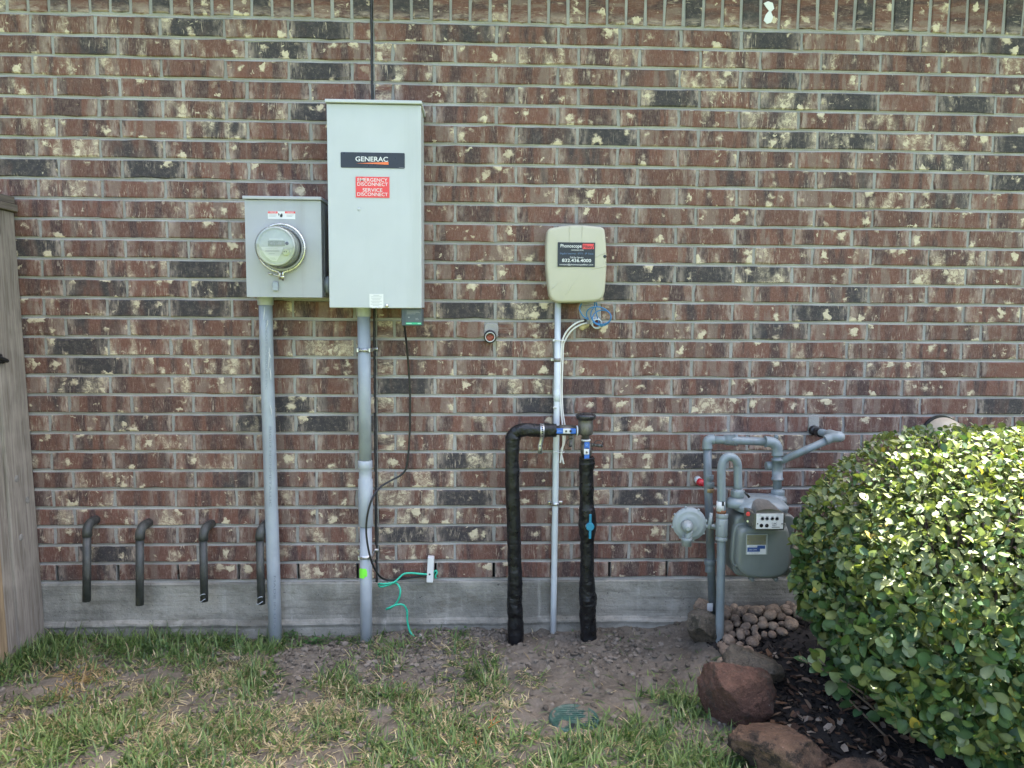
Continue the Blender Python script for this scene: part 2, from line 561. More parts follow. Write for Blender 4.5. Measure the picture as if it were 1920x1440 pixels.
def mat_wrap():
    """black tape wound round foam, with lighter scuffs"""
    k = NT("black_wrap_tape")
    p = k.pos()
    c = k.mix(k.ramp(k.noise(p, 20, 5, .7), .45, .8), (.0035, .004, .0055), (.010, .011, .014))
    sc = k.ramp(k.noise(k.mapping(p, (1, 1, .6)), 75, 5, .75), .63, .72, 0, .55)
    sc = k.math('MULTIPLY', sc, k.ramp(k.noise(p, 9, 2), .48, .62))
    c = k.mix(sc, c, (.17, .175, .18))
    k.set(k.b, "Base Color", c)
    k.set(k.b, "Roughness", k.ramp(k.noise(p, 40, 3), .3, .7,   .26, .5))
    w = k.n("ShaderNodeTexWave", {"Vector": k.mapping(p, (.35, .35, 1), (0, .5, 0)), "Scale": 5.0, "Distortion": 3.0, "Detail": 3.0, "Detail Scale": 3.0}, wave_type='BANDS', bands_direction='Z', wave_profile='SAW').outputs[0]
    k.set(k.b, "Normal", k.bump(k.math('ADD', w, k.math('MULTIPLY', k.noise(p, 32, 5, .7), .9)), 1.0, .008))
    return k.m

M = {}
M['brick'] = mat_brick()
M['mortar'] = mat_mortar()
M['concrete'] = mat_concrete()
M['cavity'] = simple("cavity_shade", (.012, .011, .010), .95, var=.1)
M['inner'] = simple("inner_wall_board", (.3, .3, .3), .9)
M['trim'] = simple("painted_eave", (.55, .53, .48), .6)
M['shingle'] = simple("roof_shingle", (.10, .095, .09), .9, var=.3, scale=30)
M['sealant'] = simple("joint_sealant", (.020, .019, .020), .6, var=.5, scale=60, bump=.5)
M['wood'] = mat_wood("weathered_fence_wood", (.145, .124, .100), (.290, .255, .215))
M['wood_tan'] = mat_wood("raw_edge_wood", (.17, .12, .07), (.34, .25, .15))
M['wood_cap'] = mat_wood("weathered_cap_wood", (.085, .072, .058), (.17, .145, .12), (1, .05, 1))
M['black_metal'] = simple("black_painted_metal", (.012, .012, .013), .4)
M['grey_enamel'] = simple("grey_enamel_steel", (.422, .440, .442), .42, var=.03, scale=5, dirt=(.31, .32, .295), dirt_amt=.30, bump=.05, streak=.07)
M['meter_enamel'] = simple("socket_grey_enamel", (.338, .346, .354), .42, var=.05, scale=6, dirt=(.22, .215, .19), dirt_amt=.40, bump=.05, streak=.10)
M['steel'] = simple("bright_steel", (.60, .58, .52), .28, 1.0, var=.15, scale=40)
M['zinc'] = simple("zinc_strap", (.55, .56, .57), .38, .9, var=.2, scale=50)
M['pvc'] = simple("grey_pvc_conduit", (.285, .315, .345), .45, var=.10, scale=9, dirt=(.43, .45, .47), dirt_amt=.5)
M['pvc_light'] = simple("pale_grey_pvc", (.325, .355, .380), .42, var=.08, scale=9, dirt=(.47, .49, .50), dirt_amt=.3)
M['pvc_white'] = simple("white_pvc_conduit", (.53, .56, .57), .4, var=.06, scale=12, dirt=(.42, .42, .40), dirt_amt=.3)
M['adapter'] = simple("adapter_grey", (.33, .35, .325), .5, var=.08)
M['glass'] = None
M['dial_face'] = simple("dial_face_grey", (.36, .37, .33), .5, var=.05)
M['white_print'] = simple("white_print", (.62, .62, .60), .55, var=.04)
M['black_print'] = simple("black_print", (.014, .015, .019), .38, var=.1)
M['navy_print'] = simple("dark_label_print", (.014, .018, .026), .35, var=.1)
M['red_print'] = simple("red_label_print", (.66, .055, .055), .42, var=.06)
M['orange_print'] = simple("orange_print", (.72, .16, .045), .45, var=.05)
M['blue_print'] = simple("blue_print", (.035, .075, .22), .45, var=.1)
M['dim_blue'] = simple("dim_blue_print", (.10, .16, .28), .45, var=.05)
M['grey_print'] = simple("grey_print", (.30, .30, .30), .5, var=.05)
M['lcd'] = simple("lcd_panel", (.20, .215, .165), .3, var=.05)
M['green_led'] = simple("green_strip", (.03, .34, .17), .4)
M['module'] = simple("dark_module_plastic", (.055, .070, .080), .45)
M['beige_box'] = simple("beige_box_plastic", (.415, .390, .295), .42, var=.03, scale=6, dirt=(.33, .32, .24), dirt_amt=.2)
M['cable_white'] = simple("white_cable", (.64, .62, .57), .45, var=.05)
M['cable_black'] = simple("black_cable", (.012, .012, .013), .4)
M['cable_blue'] = simple("blue_cable", (.035, .17, .36), .4)
M['wire_green'] = simple("green_wire", (.025, .40, .25), .32, var=.1)
M['neon'] = simple("neon_green_tape", (.22, .85, .06), .5, var=.05)
M['rust'] = simple("rusty_foam", (.21, .055, .030), .8, var=.5, scale=90, bump=.8)
M['wrap'] = mat_wrap()
M['brass_grey'] = simple("weathered_bronze", (.115, .108, .095), .5, .5, var=.3, scale=30, dirt=(.23, .20, .16), dirt_amt=.5, bump=.25)
M['cap_black'] = simple("black_cap_plastic", (.022, .022, .024), .3)
M['handle_blue'] = simple("blue_handle", (.028, .125, .44), .42)
M['handle_teal'] = simple("teal_handle", (.010, .175, .27), .4)
M['drain'] = simple("dark_painted_drain_pipe", (.042, .044, .040), .55, var=.25, scale=22, dirt=(.135, .13, .115), dirt_amt=.5, bump=.15)
M['gas_paint'] = simple("gas_grey_paint", (.190, .225, .235), .38, var=.10, scale=14, dirt=(.13, .115, .095), dirt_amt=.5, bump=.12)
M['gas_dark'] = simple("gas_dark_paint", (.130, .155, .165), .36, var=.15, scale=20, dirt=(.10, .075, .055), dirt_amt=.5, bump=.12)
M['meter_green'] = simple("meter_green_paint", (.152, .170, .157), .4, var=.07, scale=8, dirt=(.10, .115, .10), dirt_amt=.35, bump=.08)
M['regulator'] = simple("regulator_paint", (.255, .285, .285), .42, var=.08, scale=14, dirt=(.22, .235, .23), dirt_amt=.4, bump=.12)
M['index_cover'] = simple("index_cover_plastic", (.085, .082, .068), .3, var=.1)
M['gold_plate'] = simple("gold_badge", (.42, .39, .27), .35, .7, var=.1)
M['clear'] = None
M['red_plastic'] = simple("red_plastic", (.50, .025, .04), .3)
M['foam_cover'] = simple("tan_foam_cover", (.50, .415, .30), .7, var=.08, scale=20, bump=.2)
M['lid_green'] = simple("green_lid", (.018, .060, .048), .55, var=.2, scale=30, dirt=(.16, .16, .14), dirt_amt=.8, bump=.3)
M['soil'] = mat_soil()
M['clod'] = mat_tint("soil_clod", .95, 0, .2)
M['grass'] = mat_tint("grass_blade", .5, .25, .35)
M['leaf'] = mat_tint("shrub_leaf", .48, .20, .38)
M['litter'] = mat_tint("dry_litter", .85, .1, .2)
M['bark'] = simple("twig_bark", (.09, .065, .05), .85, var=.25, scale=40)
M['mulch'] = simple("black_mulch", (.017, .014, .012), .9, var=.5, scale=60, bump=1.0)
M['rock_red'] = mat_rock("red_sandstone", (.080, .043, .032), (.125, .070, .052), (.070, .052, .042))
M['rock_brown'] = mat_rock("brown_sandstone", (.070, .043, .029), (.118, .076, .052), (.022, .019, .016))
M['rock_green'] = mat_rock("mossy_stone", (.085, .070, .050), (.150, .128, .100), (.050, .046, .034))
M['pebble'] = mat_rock("river_pebble", (.215, .160, .118), (.350, .275, .205), (.150, .115, .088))

def mat_glass():
    k = NT("meter_glass")
    k.b.inputs["Base Color"].default_value = (.93, .95, .93, 1)
    k.b.inputs["Roughness"].default_value = .03
    k.b.inputs["IOR"].default_value = 1.35
    k.b.inputs["Transmission Weight"].default_value = 1.0
    return k.m
M['glass'] = mat_glass()
def mat_thin_glass(name, tint, gl=.06):
    k = NT(name)
    tr = k.n("ShaderNodeBsdfTransparent", {0: (*tint, 1)})
    g = k.n("ShaderNodeBsdfGlossy", {0: (1, 1, 1, 1), "Roughness": .04})
    lw = k.n("ShaderNodeLayerWeight", {0: .25})
    mx = k.n("ShaderNodeMixShader", {0: k.math('ADD', k.math('MULTIPLY', lw.outputs[0], .55), gl)})
    k.t.links.new(tr.outputs[0], mx.inputs[1]); k.t.links.new(g.outputs[0], mx.inputs[2])
    k.t.links.new(mx.outputs[0], k.out.inputs[0])
    return k.m
M['glass'] = mat_thin_glass("meter_glass", (.88, .90, .88))
M['clear'] = mat_thin_glass("clear_index_window", (.97, .97, .97), .03)

# ================================================================== THE HOUSE WALL
L, CO = 0.254, 0.0803576          # brick length and course height, joints included
ZT = 2.5747                       # top of the uppermost stretcher course
JT = 0.0126                       # joint
NROW = 29
ZB = ZT - NROW * CO
DU = -0.0108                      # the slight shift of the bond right of the control joint
house = thing("brick_house", "reddish brown brick house wall with a soldier course and a grey concrete foundation", "house", (1.8, 0, 0))

GROUND_OCC = [(611, 188, 794, 578), (459, 371, 612, 557), (1026, 425, 1136, 568), (1560, 830, 1920, 1440), (0, 370, 60, 1440)]
DARK = {0: [360, 590, 872, 1446, 1880], 1: [520, 163], 2: [595, 757, 1219, 1446], 3: [1237, 1478, 1590, 1813], 4: [577, 1440],
        5: [405, 1023, 1140, 1480, 1592, 1895], 6: [245, 1100, 1773], 7: [53, 293, 1586, 1890], 8: [1767], 11: [68], 12: [379, 1209, 1330, 1432],
        13: [410, 180, 1160, 1577], 14: [262, 378, 877, 988, 1540], 15: [180, 1467], 16: [152, 65], 17: [190], 18: [150, 766, 985],
        19: [90, 557, 1017, 1880], 20: [267, 505, 600, 655], 22: [874, 1340], 23: [425], 24: [872, 1198], 26: [220, 440, 763, 874], 27: [210], 28: [158]}
SEMI = {(0, 872), (1, 163), (6, 245), (6, 1100), (13, 180), (15, 180), (15, 1467), (18, 150), (18, 985), (19, 90), (20, 267), (23, 425), (5, 405), (2, 757), (2, 1219), (5, 1023), (7, 1586), (8, 1767), (13, 1577), (28, 158), (4, 1440), (2, 1446), (3, 1478)}
PALE = {1: [72, 1024, 1140, 1300, 1400], 2: [1100, 1340, 1480, 95], 3: [1360, 110, 1395, 1480], 4: [1440, 490, 380], 5: [15, 405, 1480, 1592, 1780, 1690], 6: [122, 135, 1773],
        7: [1300], 8: [813, 1095, 130, 1680], 9: [125, 1095, 420, 1640], 10: [450, 1470, 1700], 11: [470, 1780, 1450], 12: [80, 230, 1750, 1020, 1420], 13: [340], 14: [1360, 190, 975], 15: [230, 940, 1620],
        16: [250, 370, 960, 590], 17: [400, 1690], 18: [130, 350, 560, 960], 19: [370, 1330], 20: [65, 650, 1170], 21: [340, 780, 860, 1440], 22: [380, 460, 900], 23: [150, 220, 780], 24: [175, 480, 790, 1070], 25: [90, 330, 820],
        26: [600, 763, 340], 27: [610, 650, 780, 810], 28: [1250, 640]}

def near(tab, r, px, tol=34):
    for x in tab.get(r, ()):
        if abs(x - px) < tol:
            return x
    return None

def brick_geo(x0, x1, z0, z1, soldier=False):
    """one brick with a worn front edge: 10 points round the face, bevel and sides; returns verts, faces, unit uv"""
    jit = 0.0014
    n = 3
    P = []
    for k in range(n + 1):
        P.append((x0 + (x1 - x0) * k / n, z0))
    P.append((x1, (z0 + z1) / 2))
    for k in range(n + 1):
        P.append((x1 + (x0 - x1) * k / n, z1))
    P.append((x0, (z0 + z1) / 2))
    cx, cz = (x0 + x1) / 2, (z0 + z1) / 2
    yo = rng.normal(0, .0011); tx = rng.normal(0, .010); tz = rng.normal(0, .010)
    out = []; inn = []
    for (x, z) in P:
        x += rng.normal(0, jit); z += rng.normal(0, jit)
        out.append((x, z))
        b = abs(rng.normal(.0026, .0010)) + .0006
        if rng.random() < .07:
            b += rng.uniform(.003, .010)
        dx, dz = cx - x, cz - z
        inn.append((x + math.copysign(min(b, abs(dx)), dx) if abs(dx) > .3 * (x1 - x0) else x, z + math.copysign(min(b, abs(dz)), dz) if abs(dz) > .3 * (z1 - z0) else z))
    V = []
    for (x, z) in inn:
        V.append((x, yo + tx * (x - cx) + tz * (z - cz), z))
    for (x, z) in out:
        V.append((x, yo + .0032, z))
    for (x, z) in out:
        V.append((x, .03, z))
    m_ = len(P)
    Fs = [tuple(range(m_))]
    for a in (0, m_):
        for i in range(m_):
            j = (i + 1) % m_
            Fs.append((a + j, a + i, a + m_ + i, a + m_ + j))
    return V, Fs

def finish_brick(name, V, Fs, boxes, bk, seeds, parent, kind=None):
    o0 = off(parent)
    me = bpy.data.meshes.new(name)
    Va = np.asarray(V) - np.array(o0)
    me.from_pydata(Va.tolist(), [], Fs)
    n = len(V)
    ca = me.color_attributes.new("bk", 'FLOAT_COLOR', 'POINT')
    c = np.ones((n, 4)); c[:, :3] = bk
    ca.data.foreach_set("color", c.ravel())
    li = np.zeros(len(me.loops), dtype=np.int32); me.loops.foreach_get("vertex_index", li)
    Vw = np.asarray(V)
    w = boxes[:, 1] - boxes[:, 0]; h = boxes[:, 3] - boxes[:, 2]
    sold = h > w
    un = np.stack([(Vw[:, 0] - boxes[:, 0]) / w, (Vw[:, 2] - boxes[:, 2]) / h], -1)
    lo = np.stack([Vw[:, 0] - boxes[:, 0], Vw[:, 2] - boxes[:, 2] + Vw[:, 1] * .5], -1)
    un[sold] = un[sold][:, ::-1]; lo[sold] = lo[sold][:, ::-1]
    lo = lo + seeds
    for nm, arr in (("seeded", lo), ("unit", un)):
        l = me.uv_layers.new(name=nm)
        l.data.foreach_set("uv", arr[li].ravel())
    me.update()
    o = link_mesh(name, me, M['brick'], parent)
    if kind:
        o["kind"] = kind
    return o

def overlap(a, b):
    return max(0, min(a[2], b[2]) - max(a[0], b[0])) * max(0, min(a[3], b[3]) - max(a[1], b[1]))

def px_area(x0, x1, z0, z1):
    q, _ = project([(x0, 0, z0), (x1, 0, z0), (x1, 0, z1), (x0, 0, z1)])
    lo = q.min(0); hi = q.max(0)
    bx = (max(lo[0], 0), max(lo[1], 0), min(hi[0], 1920), min(hi[1], 1440))
    if bx[2] <= bx[0] or bx[3] <= bx[1]:
        return 0, q.mean(0)
    a = (bx[2] - bx[0]) * (bx[3] - bx[1])
    for oc in GROUND_OCC:
        a -= overlap(bx, oc)
    return max(a, 0), q.mean(0)

UCJ = 5.333                        # where the control joint stands, in brick lengths
XCJ = UCJ * L - .003
cells = []
for r in range(NROW):
    z1 = ZT - r * CO - JT / 2; z0 = ZT - (r + 1) * CO + JT / 2
    o_ = 0.0 if r % 2 == 0 else 1 / 3
    us = [k + o_ for k in range(-9, 6) if k + o_ < UCJ - .05] + [UCJ]
    for a, b in zip(us[:-1], us[1:]):
        cells.append((r, a * L + JT / 2, (b * L if b != UCJ else XCJ + .006) - JT / 2, z0, z1))
    o_ += 1 / 3
    us = [UCJ] + [k + o_ for k in range(5, 24) if k + o_ > UCJ + .05]
    for i, (a, b) in enumerate(zip(us[:-1], us[1:])):
        xa = (a + DU) * L + JT / 2 if i else XCJ + .0115
        cells.append((r, xa, (b + DU) * L - JT / 2, z0, z1))
# bricks cut out round the mortar-filled pipe holes
HOLES = [(at(921, 620, 0), .029), (at(1107, 590, 0), .044), (at(1526, 792, 0), .022)]
info = []
for (r, x0, x1, z0, z1) in cells:
    parts = [(x0, x1)]
    for (hc, hr) in HOLES:                      # the brick stops at the hole
        if z0 - .004 < hc.z + hr * .5 and z1 + .004 > hc.z - hr * .5:
            new = []
            for (a, b) in parts:
                if a < hc.x + hr and b > hc.x - hr:
                    new += [(a, hc.x - hr), (hc.x + hr, b)]
                else:
                    new.append((a, b))
            parts = new
    for (a, b) in parts:
        if b - a > .018:
            ar, q = px_area(a, b, z0, z1)
            info.append([ar, q[0], r, a, b, z0, z1])
order = sorted(range(len(info)), key=lambda i: -info[i][0])
single = set(order[:300])
rest_V, rest_F, rest_b, rest_k, rest_s = [], [], [], [], []
def brick_attr(r, px, w_=1):
    x = near(DARK, r, px)
    d = rng.uniform(.0, .38)
    if x is not None:
        d = .62 if (r, x) in SEMI else 1.0
    p = rng.uniform(-.1, .55)
    if near(PALE, r, px) is not None:
        p = rng.uniform(.75, 1.0)
    if w_ < .10:
        p = 1.1
    return (d, max(p, 0), rng.random())
for i, (a, px, r, x0, x1, z0, z1) in enumerate(info):
    V, Fs = brick_geo(x0, x1, z0, z1)
    bk = np.tile(np.array(brick_attr(r, px, (x1 - x0) if XCJ < x0 < XCJ + .02 else 1)), (len(V), 1))
    bx = np.tile(np.array((x0, x1, z0, z1)), (len(V), 1))
    sd = np.tile(rng.uniform(0, 60, 2), (len(V), 1))
    if i in single:
        finish_brick("brick", V, Fs, bx, bk, sd, house)
    else:
        b = sum(len(q) for q in rest_V)
        rest_V.append(V); rest_F += [tuple(k + b for k in f) for f in Fs]; rest_b.append(bx); rest_k.append(bk); rest_s.append(sd)
finish_brick("brickwork", np.concatenate(rest_V), rest_F, np.concatenate(rest_b), np.concatenate(rest_k), np.concatenate(rest_s), house, "stuff")

# soldier course: bricks on end, one course height apart, worn pale here and there
SZ0 = ZT + JT / 2 + .003; SZ1 = SZ0 + L - JT
SP = .0799
rest_V, rest_F, rest_b, rest_k, rest_s = [], [], [], [], []
sx = -30 * SP + at(13, 12, 0).x
for k in range(95):
    x0 = sx + k * SP + JT / 2; x1 = x0 + SP - JT
    if x0 < XCJ + .006 and x1 > XCJ - .006:
        if XCJ - x0 > x1 - XCJ:
            x1 = XCJ - .005
        else:
            x0 = XCJ + .010
    V, Fs = brick_geo(x0, x1, SZ0 + rng.normal(0, .002), SZ1)
    q, _ = project([((x0 + x1) / 2, 0, SZ0 + .03)])
    d = rng.uniform(0, .4) if rng.random() > .3 else .85
    bk = np.tile(np.array((d, max(0, rng.uniform(-.1, .7)), rng.random())), (len(V), 1))
    bx = np.tile(np.array((x0, x1, SZ0, SZ1)), (len(V), 1))
    sd = np.tile(rng.uniform(0, 60, 2), (len(V), 1))
    if -20 < q[0][0] < 1940:
        finish_brick("soldier_brick", V, Fs, bx, bk, sd, house)
    else:
        b = sum(len(w) for w in rest_V)
        rest_V.append(V); rest_F += [tuple(j + b for j in f) for f in Fs]; rest_b.append(bx); rest_k.append(bk); rest_s.append(sd)
finish_brick("soldier_course", np.concatenate(rest_V), rest_F, np.concatenate(rest_b), np.concatenate(rest_k), np.concatenate(rest_s), house, "stuff")

# mortar behind the bricks, with open weep slots in the lowest course
XL, XR = -9 * L, 23.2 * L
MY = .0062
mb = MB()
zr1 = ZB + CO - JT * .35; 
mb.box(XL, XCJ - .006, MY, .05, zr1, 3.02)
mb.box(XCJ + .006, XR, MY, .05, zr1, 3.02)
weeps = [k * L for k in range(-8, 6)] + [(k + 1 / 3 + DU) * L for k in range(6, 23)]
weeps.sort()
xs = XL
for w in weeps:
    mb.box(xs, w - .0055, MY, .05, ZB - .004, zr1 - .0004)
    xs = w + .0055
mb.box(xs, XR, MY, .05, ZB - .004, zr1 - .0004)
mb.build("mortar", M['mortar'], house)
# mortar squeezed along the bed joints: an uneven bead that keeps the joints from being ruled lines
bm_v, bm_f = [], []
for r in range(0, NROW + 1):
    z = ZT - r * CO + (.0015 if r == 0 else 0)
    xx = np.arange(-1.2, 4.6, .013)
    for sgn in (1, -1):
        edge = z + sgn * (JT / 2 + .0004 + .0030 * (fbm(xx * 38, xx * 0 + r * 3.1 + sgn, 5) - .45))
        yy = .0035 - .004 * (fbm(xx * 14, xx * 0 + r * 1.7 + sgn * 9, 8) - .5)
        b = len(bm_v)
        for x, e, y in zip(xx, edge, yy):
            bm_v.append((x, y + .0032, z)); bm_v.append((x, y, e))
        for i in range(len(xx) - 1):
            q = (b + 2 * i, b + 2 * i + 2, b + 2 * i + 3, b + 2 * i + 1)
            bm_f.append(q if sgn > 0 else q[::-1])
o = mesh_np("mortar_bead", bm_v, bm_f, M['mortar'], house, True)
o["kind"] = "stuff"
mb = MB().box(XL, XR, .055, .25, ZB - .01, 3.02)
mb.build("inner_wall", M['cavity'], house)  # near-black colour stands in for the shade inside the weep slots
# smears of mortar round the pipe holes
for (hc, hr), (w, h) in zip(HOLES, ((.030, .036), (.045, .044), (.023, .036))):
    pts = []
    for k in range(22):
        a = 2 * math.pi * k / 22
        ca, sa = math.cos(a), math.sin(a)
        s = 1 / max(abs(ca), abs(sa)) ** .7 * rng.uniform(.93, 1.07)
        pts.append((hc.x + ca * w * s, hc.z + sa * h * s * .9))
    MB().prism(pts, -.03, .0012, .003, 2).build("mortar_patch", M['mortar'], house)

# control joint: dark sealant, lumpy
zz = np.arange(ZB - .01, SZ1, .009)
w = .0042 + .0026 * fbm(zz * 55, zz * 0, 3)
cxx = XCJ + .0015 * (fbm(zz * 12, zz * 0 + 4, 4) - .5)
pth = [(x, .0035, z) for x, z in zip(cxx, zz)]
MB().tube(pth, list(w), 8).build("control_joint", M['sealant'], house)

# concrete foundation: face, a rough lip where the form stood, lower ledge
xx = np.linspace(XL, XR, 420)
prof = []
V = []; Fs = []
nP = 9
for x in xx:
    n1 = float(fbm(x * 9, 0, 21)) - .5; n2 = float(fbm(x * 30, 3, 22)) - .5; n3 = float(fbm(x * 5, 7, 23)) - .5
    zt = ZB - .008 + .003 * n2
    zl = .058 + .012 * n3 + .006 * n2
    P = [(.25, zt), (.004, zt), (-.003, zt - .006), (-.002 + .004 * n1, zt - .05), (-.002 + .004 * n3, zl + .016), (-.013 - .008 * n2, zl + .003 * n1), (-.015 - .006 * n2, zl - .006), (-.009 + .004 * n1, zl - .02), (-.010, -.3)]
    V += [(x, y, z) for (y, z) in P]
for i in range(len(xx) - 1):
    for k in range(nP - 1):
        Fs.append((i * nP + k, i * nP + k + 1, (i + 1) * nP + k + 1, (i + 1) * nP + k))
mesh_np("foundation", V, Fs, M['concrete'], house, False)

# hairline crack running down across the concrete
cr = [at(x, y, -.0015) for x, y in ((700, 1106), (728, 1118), (760, 1128), (790, 1146), (822, 1156), (850, 1165))]
MB().tube(cr, [.0008, .0013, .0010, .0014, .0009, .0005], 5, True, 4).build("hairline_crack", M['cavity'], house)

# white paint blotch on one brick of the soldier course
q = [at(x, y, .0022) for x, y in ((1432, 6), (1440, 2), (1449, 5), (1452, 16), (1446, 22), (1450, 32), (1446, 42), (1438, 45), (1432, 38), (1436, 27), (1442, 20), (1437, 14))]
MB().prism([(v.x, v.z) for v in q], -.004, .0022, .0008, 1).build("white_blotch", M['white_print'], house)

# eaves and roof above the frame: they shade the wall
MB().box(XL - .4, XR + .4, -.25, .30, 3.02, 3.045).build("soffit", M['trim'], house)
MB().box(XL - .4, XR + .4, -.275, -.251, 3.0, 3.19).build("fascia", M['trim'], house)
MB().hexa([(XL - .4, -.31, 3.19), (XR + .4, -.31, 3.19), (XR + .4, -.31, 3.16), (XL - .4, -.31, 3.16),
           (XL - .4, 4.2, 5.2), (XR + .4, 4.2, 5.2), (XR + .4, 4.2, 5.17), (XL - .4, 4.2, 5.17)]).build("roof", M['shingle'], house)

# ================================================================== THE GROUND
def gz(x, y):
    x = np.asarray(x, dtype=float); y = np.asarray(y, dtype=float)
    h = .040 * (fbm(x * 4.2, y * 4.2, 31) - .5) + .030 * (fbm(x * 17, y * 17, 33, 3) - .5)
    h = h + .016 * (fbm(x * 55, y * 55, 36, 2) - .5)
    bare = sstep(1.2, 1.5, x) * sstep(-.50, -.15, y)
    h = h + .018 * bare
    rise = sstep(2.50, 2.80, x) * sstep(-.75, -.15, y)
    h = h + .055 * rise
    return h * sstep(-6, -2.5, y) 

gx = np.concatenate([np.linspace(-40, -3, 14), np.linspace(-2.6, -.35, 14), np.arange(-.3, 4.3, .011), np.linspace(4.5, 8, 14), np.linspace(10, 50, 14)])
gy = np.concatenate([np.linspace(-60, -8, 14), np.linspace(-7, -2.2, 20), np.arange(-2.0, -.0, .011), np.array([.02, .2])])
X, Y = np.meshgrid(gx, gy)
Z = gz(X, Y)
nx, ny = len(gx), len(gy)
V = np.stack([X.ravel(), Y.ravel(), Z.ravel()], -1)
ii = (np.arange(ny - 1)[:, None] * nx + np.arange(nx - 1)[None, :]).ravel()
Fq = np.stack([ii, ii + 1, ii + nx + 1, ii + nx], -1)
o = mesh_np("ground", V, Fq, M['soil'], None, True)
o["kind"] = "structure"

# mulch bed: a raised dark sheet inside the edging stones
bed_px = [(1300, 1205), (1345, 1238), (1395, 1300), (1420, 1370), (1480, 1420), (1590, 1480), (1720, 1560)]
bed_x = [on_ground(*p, .03) for p in bed_px]
by = [p.y for p in bed_x][::-1]; bxx = [p.x for p in bed_x][::-1]
def bed_edge(y):
    return np.interp(y, by, bxx)
gx = np.arange(2.5, 4.8, .02); gy = np.arange(-1.6, -.012, .02)
X, Y = np.meshgrid(gx, gy)
inside = sstep(-.03, .06, X - bed_edge(Y))
Z = gz(X, Y) - .03 + inside * (.042 + .012 * fbm(X * 14, Y * 14, 41))
nx, ny = len(gx), len(gy)
ii = (np.arange(ny - 1)[:, None] * nx + np.arange(nx - 1)[None, :]).ravel()
Fq = np.stack([ii, ii + 1, ii + nx + 1, ii + nx], -1)
o = mesh_np("mulch_bed", np.stack([X.ravel(), Y.ravel(), Z.ravel()], -1), Fq, M['mulch'], None, True)
o["kind"] = "structure"
def bz(x, y):
    return gz(x, y) - .03 + sstep(-.03, .06, x - bed_edge(y)) * .045
def top_z(x, y):
    return np.maximum(gz(x, y), np.where(np.asarray(x) > 2.5, bz(x, y), -9))
def flat(pxs, d):
    return [at(x, y, d) for (x, y) in pxs]

def pipe(pxs, r, d, **kw):
    """path through photo points at one distance from the wall"""
    ds = d if hasattr(d, '__len__') else [d] * len(pxs)
    return [at(x, y, q) for (x, y), q in zip(pxs, ds)]

def strap_two_hole(px, py, d, r, mat, parent, name="strap", w=.014):
    """a clip over a pipe with a screwed ear at each side"""
    c = at(px, py, d)
    mb = MB()
    seg = 14
    V = []; Fs = []
    ro = r + .0018
    P = [(-ro - .016, .004), (-ro - .002, .004)]
    pts = [(-ro - .014, -.004)] + [(-ro, -.006)]
    arc = [(-ro, -d + .004)] + [(ro * math.cos(a), -ro * math.sin(a)) for a in [math.pi * (1 - k / seg) for k in range(seg + 1)]] + [(ro, -d + .004)]
    path = [(c.x - ro - .016, -.005)] + [(c.x - ro, -.005)] + [(c.x + ro * math.cos(a), -d - ro * math.sin(a)) for a in [math.pi * (1 - k / seg) for k in range(seg + 1)]] + [(c.x + ro, -.005)] + [(c.x + ro + .016, -.005)]
    for (x, y) in path:
        V += [(x, y, c.z - w / 2), (x, y, c.z + w / 2)]
    for i in range(len(path) - 1):
        Fs.append((2 * i, 2 * i + 2, 2 * i + 3, 2 * i + 1))
    mb.add(V, Fs, True)
    o = mb.build(name, mat, parent)
    s = o.modifiers.new("thick", 'SOLIDIFY'); s.thickness = .0014; s.offset = 0
    for sx in (-1, 1):
        MB().lathe((c.x + sx * (ro + .009), -.0055, c.z), (0, -1, 0), [(0, .004), (.0025, .004), (.0035, .0025)], 10).build("screw", M['steel'], o)
    return o

# ---------------------------------------------------------------- electric meter socket box
DM = .16
c0 = at(531, 560, DM)
mbx = thing("meter_box", "grey steel meter socket box holding a round glass electric meter", "meter box", (c0.x, 0, c0.z))
TL, TR, BR, BL = at(457, 374, DM), at(600, 376, DM), at(606, 558, DM), at(464, 556, DM)
xl, xr = (TL.x + BL.x) / 2, (TR.x + BR.x) / 2
zt, zb = (TL.z + TR.z) / 2, (BL.z + BR.z) / 2
MB().box(xl + .002, xr - .002, -DM + .003, -.004, zb + .001, zt).build("enclosure", M['meter_enamel'], mbx, .002)
MB().box(xl, xr, -DM - .0012, -DM + .0018, zb - .001, zt - .0005).build("front_cover", M['meter_enamel'], mbx, .0012)
a = at(455, 369.5, DM + .01); b = at(601, 375, DM + .01)
hood = MB().hexa([(xl - .005, -DM - .011, zt + .013), (xr + .004, -DM - .011, zt + .013), (xr + .004, -DM - .011, zt + .001), (xl - .005, -DM - .011, zt + .001),
           (xl - .005, -.004, zt + .017), (xr + .004, -.004, zt + .017), (xr + .004, -.004, zt + .001), (xl - .005, -.004, zt + .001)]).build("rain_hood", M['meter_enamel'], mbx, .0015)
# side seam and its label
MB().box(xr - .0025, xr - .0005, -DM + .06, -DM + .063, zb + .01, zt - .02).build("side_seam", M['meter_enamel'], mbx)
MB().box(xr - .0022, xr - .0012, -DM + .03, -DM + .05, zt - .075, zt - .05).build("side_label", M['grey_print'], mbx)
